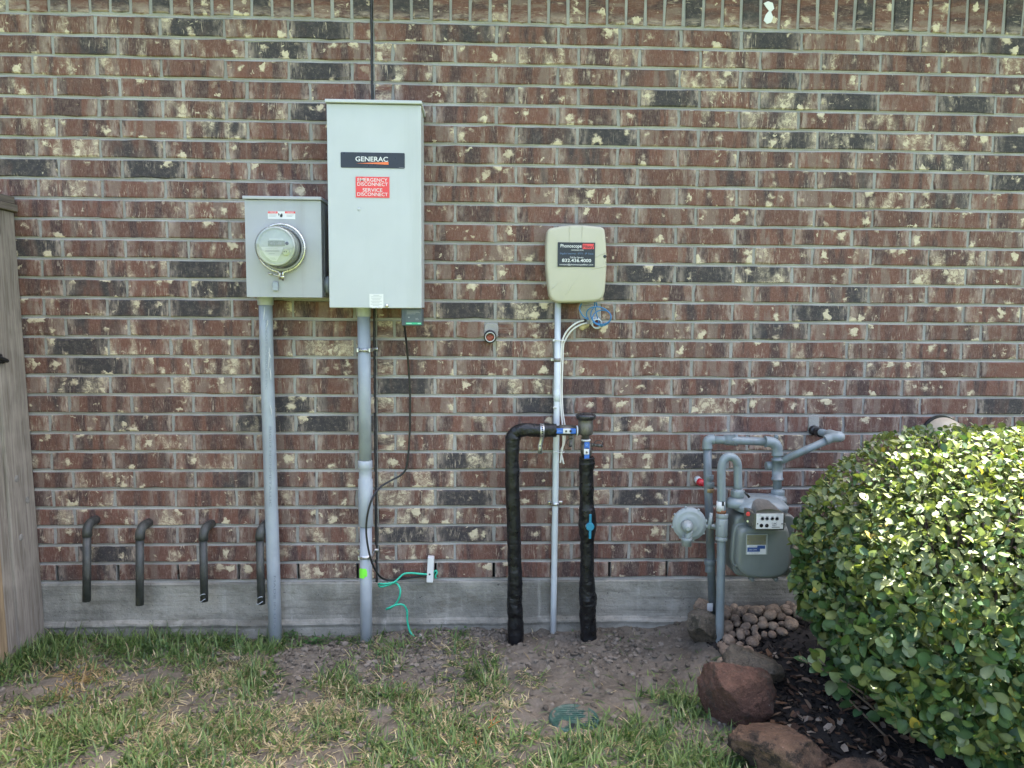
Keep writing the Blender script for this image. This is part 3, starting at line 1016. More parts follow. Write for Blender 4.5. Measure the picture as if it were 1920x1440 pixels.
# warning label
wl = plate(502, 396, 553.5, 411, DM + .0022, M['white_print'], mbx, "warning_label")
for (x0, x1, t) in ((502, 520.5, "! DANGER"), (534, 553.5, "! DANGER")):
    p_ = plate(x0 + .3, 396.3, x1, 400.3, DM + .0026, M['red_print'], wl, "red_band", .0003)
    lettering(t, (x0 + x1) / 2, 398.3, 14, 2.6, DM + .0029, M['white_print'], wl)
for i in range(3):
    plate(504, 402.2 + i * 1.7, 519 - i, 402.8 + i * 1.7, DM + .0026, M['grey_print'], wl, "text_line", .0003)
    plate(537, 402.2 + i * 1.7, 552 - 2 * i, 402.8 + i * 1.7, DM + .0026, M['grey_print'], wl, "text_line", .0003)
c = at(527, 404, DM + .0026)
mb = MB()
mb.prism([(c.x + x * .001, c.z + z * .001) for x, z in ((-4, -6), (4, -7), (6, 0), (5, 7), (2, 8), (-1, 3), (-4, 5))], DM + .0022, DM + .0027)
mb.prism([(c.x + x * .001, c.z + z * .001) for x, z in ((-11, 8), (-8, 9), (-6, 3), (-8, 0), (-7, -4), (-10, 1))], DM + .0022, DM + .0027)
mb.build("hand_symbol", M['black_print'], wl)
# ring and its clamp
rc = at(529, 466, DM)
R_ = .0935
mb = MB()
mb.lathe((rc.x, -DM, rc.z), (0, -1, 0), [(0, R_ - .004), (.020, R_ - .006), (.020, R_ - .014), (0.0, R_ - .014)], 48)
mb.build("meter_base_ring", M['meter_enamel'], mbx)
rp = []
for k in range(50):
    a = math.radians(-90 + 8 + (344) * k / 49)
    rp.append((rc.x + math.cos(a) * (R_ - .002), -DM - .018, rc.z + math.sin(a) * (R_ - .002)))
bl, br2 = at(525.0, 524, DM + .02), at(530.5, 526, DM + .02)
cl0, cl1 = at(524, 511, DM + .02), at(531, 512, DM + .02)
rp = [tuple(br2), tuple(cl1)] + rp + [tuple(cl0), tuple(bl)]
MB().tube(rp, .0052, 10).build("ring_clamp", M['steel'], mbx)
mb = MB()
p0, p1 = at(503.5, 512.5, DM + .022), at(533, 520, DM + .022)
mb.tube([p0, p0 + (p1 - p0) * .22], .0042, 10)
mb.tube([p0 + (p1 - p0) * .2, p0 + (p1 - p0) * .8], .0026, 8)
mb.tube([p0 + (p1 - p0) * .72, p1], .0062, 12)
mb.build("clamp_bolt", M['steel'], mbx)
t0 = at(516, 536, DM + .012)
tg = MB().prism(rrect(t0.x - .0105, t0.x + .0105, t0.z - .019, t0.z + .016, .004, 3), DM + .003, DM + .016, .003)
tg.build("seal_tag", simple("seal_plastic", (.30, .33, .37), .3), mbx)
# glass meter
gm_c = Vector((rc.x, -DM, rc.z))
GD = .108
mb = MB()
mb.lathe(gm_c, (0, -1, 0), [(.010, .0805), (.030, .0805), (.032, .0775), (GD - .016, .0755), (GD - .012, .0770), (GD - .008, .0770), (GD - .004, .073), (GD, .066), (GD + .002, .040), (GD + .003, .002)], 56)
mb.build("meter_glass", M['glass'], mbx)
mb = MB()
mb.lathe(gm_c, (0, -1, 0), [(.005, .0745), (GD - .05, .0735), (GD - .018, .0725), (GD - .018, .0700)], 48)
body = mb.build("meter_body", M['dial_face'], mbx)
MB().lathe(gm_c, (0, -1, 0), [(GD - .024, .0732), (GD - .012, .0738), (GD - .011, .068), (GD - .0165, .064)], 48).build("dial_rim", simple("dial_rim", (.44, .45, .41), .35), mbx)
DF = DM + GD - .0165
def mp(x, y):
    """photo point on the dial: scale from the enlarged crop"""
    return (440 + x / 4.8, 340 + y / 4.8)
x, y = mp(360, 555)
lcd = plate(*mp(298, 534), *mp(452, 582), DF + .002, M['lcd'], body, "lcd_window")
lettering("41c nEE", *mp(372, 559), 22, 5.2, DF + .0024, M['grey_print'], lcd)
x0, y0 = mp(240, 592); x1, y1 = mp(432, 720)
q = [at(*mp(a, b), DF + .0018) for a, b in ((238, 592), (436, 592), (434, 622), (412, 660), (376, 722), (330, 712), (282, 676), (252, 632))]
V = [(v.x, v.y, v.z) for v in q]
mesh_np("name_plate", V, [tuple(range(len(V)))[::-1]], M['white_print'], body)
for (xa, xb, yy) in ((276, 386, 606), (276, 402, 622), (276, 402, 629), (308, 362, 650), (316, 362, 690), (330, 372, 700)):
    plate(*mp(xa, yy - 1.5), *mp(xb, yy + (3 if yy in (622, 629) else 1.5)), DF + .0024, M['grey_print'], body, "text_line", .0004)
plate(*mp(312, 514), *mp(438, 528), DF + .0022, M['white_print'], body, "maker_print", .0004)
xx_, yy_ = mp(471, 558); pc = at(xx_, yy_, DF)
MB().lathe(pc, (0, -1, 0), [(0, .0062), (.004, .0058), (.0045, .003)], 16).build("optical_port", M['black_print'], body)
xx_, yy_ = mp(462, 638); pc = at(xx_, yy_, DF)
sw = MB().lathe(pc, (0, -1, 0), [(0, .0135), (.008, .013), (.010, .011)], 24).build("reset_switch", simple("switch_cream", (.46, .48, .36), .45), body)
for dx in (-.004, .004):
    MB().lathe((pc.x + dx, pc.y - .0095, pc.z + .001), (0, -1, 0), [(0, .0022), (.0012, .002)], 10).build("switch_hole", M['black_print'], sw)
# nipple through to the transfer switch
n0 = at(608, 534, .09); 
mb = MB()
mb.tube([(xr - .004, -.085, n0.z), (xr + .05, -.085, n0.z)], .030, 20)
mb.tube([(xr + .002, -.085, n0.z), (xr + .016, -.085, n0.z)], .036, 8)
mb.build("conduit_nipple", M['pvc'], mbx)

# ---------------------------------------------------------------- conduit under the meter box
def ground_end(px, py, d, dz=-.08):
    p = at(px, py, d)
    return Vector((p.x, -d, dz))
c1 = thing("conduit", "scuffed grey PVC conduit running from the meter box down into the grass", "conduit", ground_end(516, 1203, .062, 0))
pt = [at(498, 566, .062), at(499.5, 640, .062), at(506, 860, .062), at(512.5, 1060, .062), ground_end(516.5, 1203, .062)]
MB().tube(pt, .0272, 24).build("pipe", M['pvc'], c1)
a = at(497.5, 556, .062); b = at(498, 572, .062)
MB().lathe(b, (0, 0, 1), [(0, .0315), (a.z - b.z + .01, .0325)], 28).build("adapter", M['adapter'], c1, .002)

# print running up the pipe
def pipe_print(body, px, py0, py1, d, h, mat, parent):
    """lettering turned a quarter, reading down the pipe"""
    o = lettering(body, px, (py0 + py1) / 2, 20, 20, d, mat, parent, 0, "pipe_print")
    me = o.data
    a = at(px, py0, d); b = at(px, py1, d); c = (a + b) / 2 - off(parent)
    n = len(me.vertices); co = np.zeros(n * 3); me.vertices.foreach_get("co", co); co = co.reshape(-1, 3)
    u = co[:, 0]; v = co[:, 2]
    u = (u - u.min()) / np.ptp(u) - .5; v = (v - v.min()) / np.ptp(v) - .5
    ax = b - a
    co = np.array(c) + np.outer(u, np.array(ax)) + np.outer(v, np.array((h, 0, 0)))
    me.vertices.foreach_set("co", co.ravel()); me.update()
    return o
M['pipe_ink'] = simple("pipe_ink", (.20, .22, .25), .6)
pipe_print("CONDUIT SCHEDULE 40 PVC", 499.5, 600, 730, .062 + .0280, .0085, M['pipe_ink'], c1)
pipe_print("RIGID NONMETALLIC", 506.8, 800, 950, .062 + .0280, .0085, M['pipe_ink'], c1)
pipe_print("MADE IN USA", 515, 1080, 1180, .062 + .0280, .0085, M['pipe_ink'], c1)
for (x, y, x2, y2) in ((505, 652, 503, 690), (503, 660, 508, 672), (506, 690, 508, 712), (502, 600, 499, 618), (496, 575, 494, 600), (507, 760, 509, 778)):
    a = at(x, y, .062 + .0268); b = at(x2, y2, .062 + .0268)
    MB().tube([a, (a + b) / 2 + Vector((.0012, 0, 0)), b], [.0007, .0017, .0005], 5, True, 3).build("paint_scuff", M['white_print'], c1)

# ---------------------------------------------------------------- transfer switch
DG = .19
c0 = at(702, 578, DG)
ts = thing("transfer_switch", "tall pale grey transfer switch cabinet with black logo plate and red disconnect label", "electrical cabinet", (c0.x, 0, c0.z))
TL, TR, BR, BL = at(610, 193, DG), at(787, 197, DG), at(793, 578, DG), at(619.5, 577, DG)
xl, xr = (TL.x + BL.x) / 2, (TR.x + BR.x) / 2
zt, zb = (TL.z + TR.z) / 2, (BL.z + BR.z) / 2
MB().box(xl + .004, xr - .003, -DG + .022, -.004, zb + .004, zt).build("enclosure", M['grey_enamel'], ts, .002)
door = MB().box(xl, xr, -DG, -DG + .024, zb, zt - .001).build("door", M['grey_enamel'], ts, .003)
MB().hexa([(xl - .004, -DG - .012, zt + .013), (xr + .004, -DG - .012, zt + .013), (xr + .004, -DG - .012, zt + .001), (xl - .004, -DG - .012, zt + .001),
           (xl - .004, -.004, zt + .018), (xr + .004, -.004, zt + .018), (xr + .004, -.004, zt + .001), (xl - .004, -.004, zt + .001)]).build("rain_hood", M['grey_enamel'], ts, .0018)
lp = plate(638.5, 285, 759, 316, DG + .0016, M['navy_print'], ts, "logo_plate", .0015, .004)
lettering("GENERAC", 697.0, 298.3, 61, 9.2, DG + .0021, M['white_print'], lp, .012)
q = [at(x, y, DG + .0022) for x, y in ((668, 306.2), (728.5, 303.6), (728.5, 309), (705, 307.6))]
mesh_np("logo_swoosh", [tuple(v) for v in q], [(3, 2, 1, 0)], M['orange_print'], lp)
plate(748, 314, 757, 314.7, DG + .0021, M['grey_print'], lp, "text_line", .0003)
rl = plate(667, 331, 730, 371, DG + .0014, M['red_print'], ts, "disconnect_label")
for (t, y, w) in (("EMERGENCY", 337.3, 56), ("DISCONNECT", 345.4, 57), ("SERVICE", 356.2, 37), ("DISCONNECT", 364.3, 57)):
    lettering(t, 698.5, y, w, 6.6, DG + .0018, M['white_print'], rl, .004)
# thin pale border round the red label
mb = MB()
for (x0, y0, x1, y1) in ((666.4, 330.4, 730.6, 331.4), (666.4, 370.6, 730.6, 371.6), (666.4, 331.4, 667.2, 370.6), (729.8, 331.4, 730.6, 370.6)):
    a = at(x0, y0, DG + .0016); b = at(x1, y1, DG + .0016)
    mb.box(a.x, b.x, a.y, a.y + .0004, b.z, a.z)
mb.build("label_border", simple("pink_border", (.70, .25, .24), .5), rl)
b0 = at(673, 392, DG)
MB().lathe((b0.x, -DG, b0.z), (0, -1, 0), [(-.001, .0062), (.0015, .0058), (.002, .003)], 16).build("door_dimple", M['grey_enamel'], ts)
wl2 = plate(692.5, 551, 719, 576.5, DG + .0014, M['white_print'], ts, "data_label")
for i, (x0, x1) in enumerate(((700, 711), (696, 716), (696, 714), (698, 713), (695, 716), (697, 712), (695, 716), (699, 711))):
    plate(x0, 553.3 + i * 2.8, x1, 554.1 + i * 2.8, DG + .0018, M['grey_print'], wl2, "text_line", .0003)
plate(695, 576.4, 717, 577.8, DG + .006, M['steel'], ts, "hasp", .006)
b0 = at(725.3, 573, DG)
MB().lathe((b0.x, -DG, b0.z), (0, -1, 0), [(0, .0068), (.004, .0068), (.007, .005), (.008, .002)], 16).build("latch_screw", M['steel'], ts)

# conduit under it
c2 = thing("conduit", "grey conduit with a wide expansion coupling and neon green tape under the tall cabinet", "conduit", ground_end(686, 1206, .075, 0))
D2 = .075
MB().tube([at(682, 585, D2), at(685, 868, D2)], .0262, 24).build("pipe", M['pvc'], c2)
MB().tube([at(686, 980, D2), ground_end(686.5, 1206, D2)], .0255, 24).build("pipe", M['pvc_light'], c2)
a = at(686, 980, D2); b = at(686, 862, D2)
hh = b.z - a.z
def hz(y):
    return at(686, y, D2).z - a.z
MB().lathe((a.x, -D2, a.z), (0, 0, 1), [(hz(986), .0285), (hz(985), .0302), (hz(899), .0302), (hz(897), .0265), (hz(879), .0265), (hz(877), .0298), (hz(864), .0298), (hz(863), .027)], 28).build("expansion_coupling", M['pvc_light'], c2)
MB().lathe(at(682, 593.5, D2), (0, 0, 1), [(0, .0292), (.055, .0300)], 28).build("adapter", M['adapter'], c2, .002)
for (px, py, r_) in ((684, 656, .0262), (686, 1042, .0257)):
    strap_two_hole(px, py, D2, r_, M['zinc'], c2)
    c = at(px, py, D2)
    MB().tube([(c.x - .026, -D2 - r_ - .004, c.z), (c.x + .026, -D2 - r_ - .004, c.z)], .0032, 8).build("strap_bolt", M['steel'], c2)
    for s in (-1, 1):
        MB().box(c.x + s * .024 - .0035, c.x + s * .024 + .0035, -D2 - r_ - .010, -D2 - .012, c.z - .008, c.z + .008).build("strap_ear", M['zinc'], c2, .001)
# neon tape wrapped on the pipe
V = []; Fs = []
cz = at(685, 1072, D2)
for i, t in enumerate(np.linspace(-.95, .42, 10)):
    wob = .002 * math.sin(i * 2.1)
    for z in (-.020 + (.008 if i > 6 else 0) + wob, .022 - (.012 if i > 8 else 0) + wob * .5 - .006 * (i == 0)):
        V.append((cz.x + math.sin(t) * .0275, -D2 - math.cos(t) * .0275, cz.z + z))
for i in range(9):
    Fs.append((2 * i, 2 * i + 2, 2 * i + 3, 2 * i + 1))
mesh_np("green_tape", V, Fs, M['neon'], c2, False)

# ---------------------------------------------------------------- monitor module and cables
c0 = at(772, 612, .15)
mm = thing("monitor_module", "small dark grey monitor module with a green strip under the tall cabinet", "monitor module", tuple(c0))
DMM = .165
a = at(752.5, 574, DMM); b = at(792, 611, DMM)
MB().prism(rrect(a.x, b.x, b.z, zb - .001, .004, 4), .10, DMM, .003).build("module_case", M['module'], mm)
g_ = plate(761, 604.5, 790, 608.5, DMM + .0012, M['green_led'], mm, "green_strip")
fp = plate(760.5, 580, 790, 604, DMM + .001, simple("module_face", (.075, .09, .098), .35), mm, "face_plate")
for (x0, x1, y) in ((763, 785, 583.5), (763, 787, 586), (763, 779, 588.5), (779, 784, 597), (779, 785, 599.5)):
    plate(x0, y - .4, x1, y + .4, DMM + .0014, M['grey_print'], fp, "text_line", .0003)
for (x0, x1) in ((762, 772), (783, 789)):
    plate(x0, 605.6, x1, 607.4, DMM + .0016, simple("strip_print", (.25, .55, .40), .5), g_, "text_line", .0003)
plate(765, 594, 768, 596, DMM + .0014, M['grey_print'], fp, "indicator", .0003)

def q7(x, y):
    return (640 + x / 2.181, 560 + y / 2.181)
def cable(name, label, cat, pts, ds, r, mat, group=None, seg=10, sub=5):
    P = [at(x, y, d) for (x, y), d in zip(pts, ds)]
    o = MB().tube(P, r, seg, True, sub).build(name, mat, None, origin=tuple(P[0]))
    tag(o, label, cat, group)
    return o
pts = [q7(*p) for p in ((258, 112), (266, 180), (274, 270), (281, 380), (281, 480), (278, 580), (268, 680), (248, 718), (204, 743), (158, 772), (125, 820), (106, 890), (102, 960), (114, 1040), (134, 1100), (160, 1138), (196, 1152), (250, 1146), (300, 1138), (352, 1131))]
cable("cable", "thin black cable hanging from the dark module to the white grounding bar", "cable", pts,
      [.13, .06, .03, .02, .02, .02, .025, .03, .05, .085, .11, .118, .118, .115, .10, .05, .025, .022, .022, .03], .0042, M['cable_black'])
pts = [q7(*p) for p in ((372, 1128), (330, 1126), (285, 1122), (255, 1126), (236, 1142), (214, 1160), (176, 1166), (153, 1166), (160, 1178), (190, 1172), (222, 1162), (240, 1185), (239, 1215), (226, 1243), (206, 1262), (184, 1270), (196, 1264), (226, 1252), (252, 1252), (268, 1275), (270, 1318), (280, 1360), (300, 1382), (320, 1394))]
dd = [.030, .028, .03, .035, .04, .05, .06, .05, .035, .03, .035, .05, .055, .05, .045, .05, .06, .055, .045, .04, .04, .045, .055, .06]
cable("ground_wire", "bright green curled ground wire from the white clip down to the ground rod", "wire", pts, dd, .0043, M['wire_green'])
# white grounding bridge on the wall
a = at(800.5, 1046, .035); b = at(813, 1092, .035)
wc = thing("ground_clamp", "small white upright grounding bar cover where green and black wires meet", "grounding bar", (a.x, 0, b.z))
tl, tr, br_, bl_ = at(802, 1045, .035), at(814, 1046, .035), at(812, 1093, .035), at(799.5, 1092.5, .035)
P8 = [tuple(tl), tuple(tr), tuple(br_), tuple(bl_)]
MB().hexa(P8 + [(x, -.004, z) for x, y, z in P8]).build("cover", M['white_print'], wc, .003)
s_ = at(805.5, 1077, .036)
MB().lathe(s_, (0, -1, 0), [(-.001, .0042), (.0012, .0036)], 12).build("screw", M['black_metal'], wc)
P = [at(*q7(x, y), d) for (x, y, d) in ((376, 1122, .014), (386, 1112, .016), (391, 1120, .018), (384, 1136, .016), (388, 1142, .014))]
MB().tube(P, .0042, 8, True, 5).build("wire_end", M['wire_green'], wc)
# ground rod
g0 = at(789, 1200, .065)
gr_ = thing("ground_rod", "dull copper ground rod stub with a clamp in the dirt below the green wire", "ground rod", (g0.x, g0.y, 0))
MB().tube([(g0.x, g0.y, -.06), (g0.x, g0.y, .030)], .0085, 14).build("rod", simple("rod_metal", (.30, .27, .24), .5, .6, var=.3), gr_)
cl = MB().box(g0.x - .013, g0.x + .013, g0.y - .015, g0.y + .013, .002, .018).build("clamp", simple("clamp_bronze", (.30, .26, .22), .5, .6, var=.2), gr_, .003)
MB().tube([(g0.x, g0.y - .024, .010), (g0.x, g0.y - .012, .010)], .006, 6).build("bolt", M['steel'], cl)

# ---------------------------------------------------------------- rusty sleeve in the wall
p0 = at(919, 629, .03)
sl = thing("wall_sleeve", "short pipe stub in the brick wall stuffed with rusty red foam, white rim", "pipe sleeve", (p0.x, 0, p0.z))
mb = MB()
mb.lathe((p0.x, .03, p0.z), (0, -1, -.12), [(0, .0265), (.060, .0265), (.060, .0215), (.030, .0215)], 28)
mb.build("sleeve", M['black_metal'], sl)
MB().lathe((p0.x, .03, p0.z + .0005), (0, -1, -.12), [(.02, .0208), (.062, .0208), (.062, .0185), (.03, .0185)], 28).build("inner_ring", M['white_print'], sl)
mb = MB()
V = []; Fs = []
for k in range(28):
    a = 2 * math.pi * k / 28
    V.append((p0.x + math.cos(a) * .0188, -.020, p0.z - .010 + math.sin(a) * .0188 * .85))
V.append((p0.x, -.038, p0.z - .012))
for k in range(28):
    Fs.append(((k + 1) % 28, k, 28))
mb.add(V, Fs, True)
mb.build("foam_plug", M['rust'], sl)

# ---------------------------------------------------------------- fiber box
def q4(x, y):
    return (1000 + x / 6.0, 400 + y / 6.0)
DFB = .095
c0 = at(1081, 569, DFB)
fb = thing("fiber_box", "rounded beige plastic fiber box with a dark printed label on its cover", "utility box", (c0.x, 0, c0.z))
outline = [(190, 165), (230, 155), (330, 140), (420, 130), (500, 127), (600, 133), (700, 143), (760, 150), (792, 165), (806, 190), (820, 330), (828, 470), (826, 640), (815, 800), (806, 880), (788, 940), (750, 975), (690, 992), (560, 1000), (420, 1003), (300, 1005), (250, 998), (208, 970), (182, 920), (166, 800), (150, 640), (144, 500), (146, 350), (156, 220), (166, 185)]
P = [at(*q4(x, y), DFB) for x, y in outline][::-1]
MB().prism([(p.x, p.z) for p in P], .030, DFB, .012, 5, .004).build("cover", M['beige_box'], fb)
cx_, cz_ = sum(p.x for p in P) / len(P), sum(p.z for p in P) / len(P)
MB().prism([(cx_ + (p.x - cx_) * .965, cz_ + (p.z - cz_) * .975) for p in P], .004, .034).build("base", M['beige_box'], fb)
# moulded ribs sweeping over the cover, shallow
for pts_, r_ in (([(408, 140), (408, 230), (405, 325)], .0016), ([(553, 140), (550, 230), (545, 325)], .0016),
             ([(822, 440), (760, 462), (700, 495)], .0016), ([(824, 592), (740, 610), (640, 640), (540, 700), (460, 780), (410, 860), (392, 890)], .0018),
             ([(540, 606), (470, 680), (420, 760), (385, 850), (365, 920)], .0014), ([(400, 650), (320, 740), (210, 855)], .0013)):
    MB().tube([at(*q4(x, y), DFB + .0008) for x, y in pts_], r_, 6, True, 4).build("cover_rib", M['beige_box'], fb)
x0, y0 = q4(276, 325); x1, y1 = q4(692, 605)
fl = plate(x0, y0, x1, y1, DFB + .0052, M['navy_print'], fb, "printed_label", .004)
DL = DFB + .0056
lettering("Phonoscope", *q4(425, 372), 39.5, 8.4, DL, M['white_print'], fl, .008)
rb = plate(*q4(556, 342), *q4(682, 402), DL, M['red_print'], fl, "red_flag", .0003)
lettering("Fiber", *q4(612, 374), 16, 6.2, DL + .0004, M['navy_print'], rb, .008)
q = [at(*q4(x, y), DL + .0005) for x, y in ((655, 402), (664, 402), (684, 352), (684, 342))]
mesh_np("flag_slash", [tuple(v) for v in q], [(0, 1, 2, 3)], M['navy_print'], rb)
lettering("COMMUNICATIONS", *q4(495, 414), 23, 2.4, DL, M['white_print'], fl)
lettering("Gigabit Internet - IPTV - IP Voice", *q4(487, 455), 63, 4.4, DL, M['dim_blue'], fl)
lettering("Call for Service", *q4(488, 496), 25, 3.2, DL, M['white_print'], fl, .003)
lettering("832.436.4000", *q4(487, 530), 54.5, 6.2, DL, M['white_print'], fl, .012)
lettering("contact@phonoscopefiber.com", *q4(484, 578), 63, 3.9, DL, M['white_print'], fl, .003)
pc = at(*q4(803, 487), DFB - .004)
MB().lathe(pc, (0, -1, 0), [(0, .0068), (.005, .0068), (.0056, .005)], 16).build("screw_cap", M['black_print'], fb)
pc = at(*q4(803, 553), DFB - .004)
MB().lathe(pc, (0, -1, 0), [(0, .0058), (.0046, .0056), (.0046, .0038), (.003, .0036)], 16).build("screw_boss", M['beige_box'], fb)

# white conduit under it
D3 = .026
c3 = thing("conduit", "slim white PVC conduit dropping from the beige fiber box to the soil", "conduit", ground_end(1037, 1188, .028, 0))
MB().tube([at(1046.3, 560, D3), at(1043.5, 790, D3), at(1041, 950, D3), at(1038.5, 1100, D3), ground_end(1037, 1187, D3)], .0133, 18).build("pipe", M['pvc_white'], c3)
MB().lathe(at(1044.2, 752, D3), (0, 0, 1), [(0, .0135), (.001, .0152), (.045, .0152), (.046, .0135)], 20).build("coupling", M['pvc_white'], c3)
strap_two_hole(1041.5, 944.5, D3, .0136, M['zinc'], c3)
c = at(1045, 675, D3)
MB().tube([(c.x, -D3, c.z - .007), (c.x, -D3, c.z + .008)], .0150, 18).build("hanger_band", simple("dull_band", (.20, .19, .17), .5, .5), c3)
MB().box(c.x - .026, c.x - .010, -.012, -.006, c.z - .005, c.z + .006).build("band_ear", M['zinc'], c3, .001)
# two white cables with ties
gcab = "white cables from the wall hole"
pts1 = [q4(585, 1200), q4(500, 1225), q4(420, 1280), q4(362, 1350), q4(325, 1440), (1053, 650), (1050.5, 690), (1050, 730), (1052, 770), (1055, 800), (1056, 830), (1053, 850), (1050.5, 868)]
cable("coax_cable", "white cable whose cut end hangs left of its twin beside the slim white conduit", "cable", pts1, [.01, .035, .04, .034, .03, .028, .028, .028, .028, .028, .028, .03, .034], .0037, M['cable_white'], gcab)
pts2 = [q4(600, 1232), q4(520, 1258), q4(445, 1305), q4(390, 1370), q4(352, 1440), (1056, 650), (1054.5, 690), (1053.5, 730), (1055, 770), (1059, 800), (1058, 830), (1052, 846), (1057, 870)]
cable("coax_cable", "white cable with the longer cut tail, right of its twin beside the white conduit", "cable", pts2, [.01, .030, .034, .028, .022, .020, .020, .020, .020, .020, .020, .024, .030], .0037, M['cable_white'], gcab)
gt = "zip ties round the slim white conduit"
for (px, py, w, lab) in ((1049, 638, .0245, "white zip tie holding cables to the slim conduit below the fiber box"), (1048, 847, .022, "white zip tie round conduit and cables beside the black wrapped pipes")):
    c = at(px, py, .027)
    ring = [(c.x + math.cos(a) * w, c.y + math.sin(a) * .0185, c.z + .0015 * math.sin(a * 2)) for a in np.linspace(0, 2 * math.pi, 26)]
    t = MB().tube(ring, .0019, 6, False).build("zip_tie", M['white_print'], None, origin=tuple(c))
    tag(t, lab, "zip tie", gt)
    h = MB().box(c.x - w - .004, c.x - w + .004, c.y - .010, c.y - .002, c.z - .004, c.z + .004).build("tie_head", M['white_print'], None)
    h.parent = t; h.location = (-c.x, -c.y, -c.z)
t0 = at(1039.5, 764, .04)
t = MB().tube([at(1037.5, 765, .038), at(1043, 762.5, .042)], .0042, 8).build("cable_clip", M['white_print'], None, origin=tuple(t0))
tag(t, "tiny white clip on the slim white conduit above the black wrapped pipes", "clip")
# blue loops
def loop(cx, cy, rx, ry, a0, a1, n, tilt=0):
    out = []
    for k in range(n):
        a = math.radians(a0 + (a1 - a0) * k / (n - 1))
        x, y = math.cos(a) * rx, math.sin(a) * ry
        out.append((cx + x * math.cos(tilt) - y * math.sin(tilt), cy + x * math.sin(tilt) + y * math.cos(tilt)))
    return out
pl = [(545, 1015), (520, 1060), (530, 1110), (565, 1160), (620, 1195)] + loop(735, 1150, 140, 95, 150, 470, 15, .25) + loop(770, 1175, 105, 85, 90, 470, 14, -.2) + [(700, 1080), (715, 1040), (705, 1000)]
dl = [.05 + .014 * math.sin(i * .9) for i in range(len(pl))]
cable("blue_cable", "coiled blue cable loops under the beige fiber box", "cable", [q4(x, y) for x, y in pl], dl, .0026, M['cable_blue'], None, 8, 5)
pl2 = [(690, 1000), (685, 1050), (650, 1110), (655, 1180), (720, 1245), (800, 1262), (860, 1220)]
cable("blue_cable", "short open blue cable strand in front of the hole under the beige fiber box", "cable", [q4(x, y) for x, y in pl2], [.05, .04, .045, .05, .05, .045, .04], .0024, M['cable_blue'], None, 8, 5)
# pipe stub in the wall behind them
p0 = at(*q4(700, 1200), .03)
st_ = thing("wall_sleeve", "white pipe stub in mortar behind the blue cable loops", "pipe sleeve", (p0.x, 0, p0.z))
mb = MB().lathe((p0.x, .03, p0.z), (.1, -1, -.25), [(0, .022), (.068, .022), (.068, .0175), (.02, .0175)], 24)
mb.build("sleeve", M['pvc_white'], st_)
MB().lathe((p0.x, .028, p0.z), (.1, -1, -.25), [(.02, .017), (.050, .017)], 20).build("rusty_inside", M['rust'], st_)
p1 = at(*q4(590, 1210), .012)
MB().lathe((p1.x, .01, p1.z), (-.3, -1, 0), [(0, .010), (.028, .008), (.030, .006)], 14).build("wire_gland", M['black_metal'], st_)
p2 = at(*q4(570, 1285), .004)
MB().prism([(p2.x + x * .001, p2.z + z * .001) for x, z in ((-22, 6), (-14, 12), (6, 16), (24, 14), (20, 2), (8, -4), (-6, -12), (-18, -8))], -.004, .006, .004, 2, .004).build("foam_smear", simple("yellow_foam", (.42, .34, .18), .8, var=.3, scale=60, bump=.5), st_)
# ---------------------------------------------------------------- four drain pipes
gd = "dark drain pipes turning down out of the wall"
for (wx, wy, ex, ey, bx, by_, lab) in (
        (181, 980, 163, 985, 162.5, 1127, "dark drain pipe ending in a plain cut, nearest to the wooden fence post"),
        (279, 984, 262, 991, 262, 1134, "dark drain pipe hanging lowest, second from the fence post"),
        (396, 986, 381, 993, 383, 1127, "dark drain pipe with white glue marks at its end, third from the fence post"),
        (501, 984, 487, 992, 490, 1132, "dark drain pipe tucked beside the grey conduit of the meter box")):
    DD = .075
    e = at(ex, ey, DD); b = at(bx, by_, DD); w = at(wx, wy, 0)
    ex_ = e.x
    dp = thing("drain_pipe", lab, "drain pipe", (b.x, 0, b.z), gd)
    rr = .0178
    MB().tube([(ex_ - .001, -DD, e.z - .035), (b.x, -DD, b.z)], .0162, 18).build("pipe", M['drain'], dp)
    arc = [(w.x, .01, e.z + .004), (w.x - .001, -.035, e.z + .004)]
    for k in range(7):
        a = math.pi / 2 * k / 6
        t = k / 6
        arc.append((w.x + (ex_ - w.x) * t, -.042 - (DD - .042) * math.sin(a), e.z + .004 - .030 * (1 - math.cos(a))))
    arc.append((ex_ - .001, -DD, e.z - .045))
    MB().tube(arc, [.0188] * (len(arc) - 1) + [.0196], 18).build("elbow", M['drain'], dp)
    if "glue" in lab or "tucked" in lab:
        for k in range(2):
            ring = [(b.x + math.sin(a) * .0168 - .001, -DD - math.cos(a) * .0168, b.z + .008 + k * .022 + .006 * math.sin(a * 2 + k)) for a in np.linspace(-1.1 + k * .3, .7, 9)]
            MB().tube(ring, .0016, 5).build("glue_mark", M['pvc_light'], dp)
    else:
        MB().tube([(b.x - .014, -DD - .002, b.z), (b.x + .010, -DD - .010, b.z)], .0022, 6).build("glue_mark", M['pvc_light'], dp)

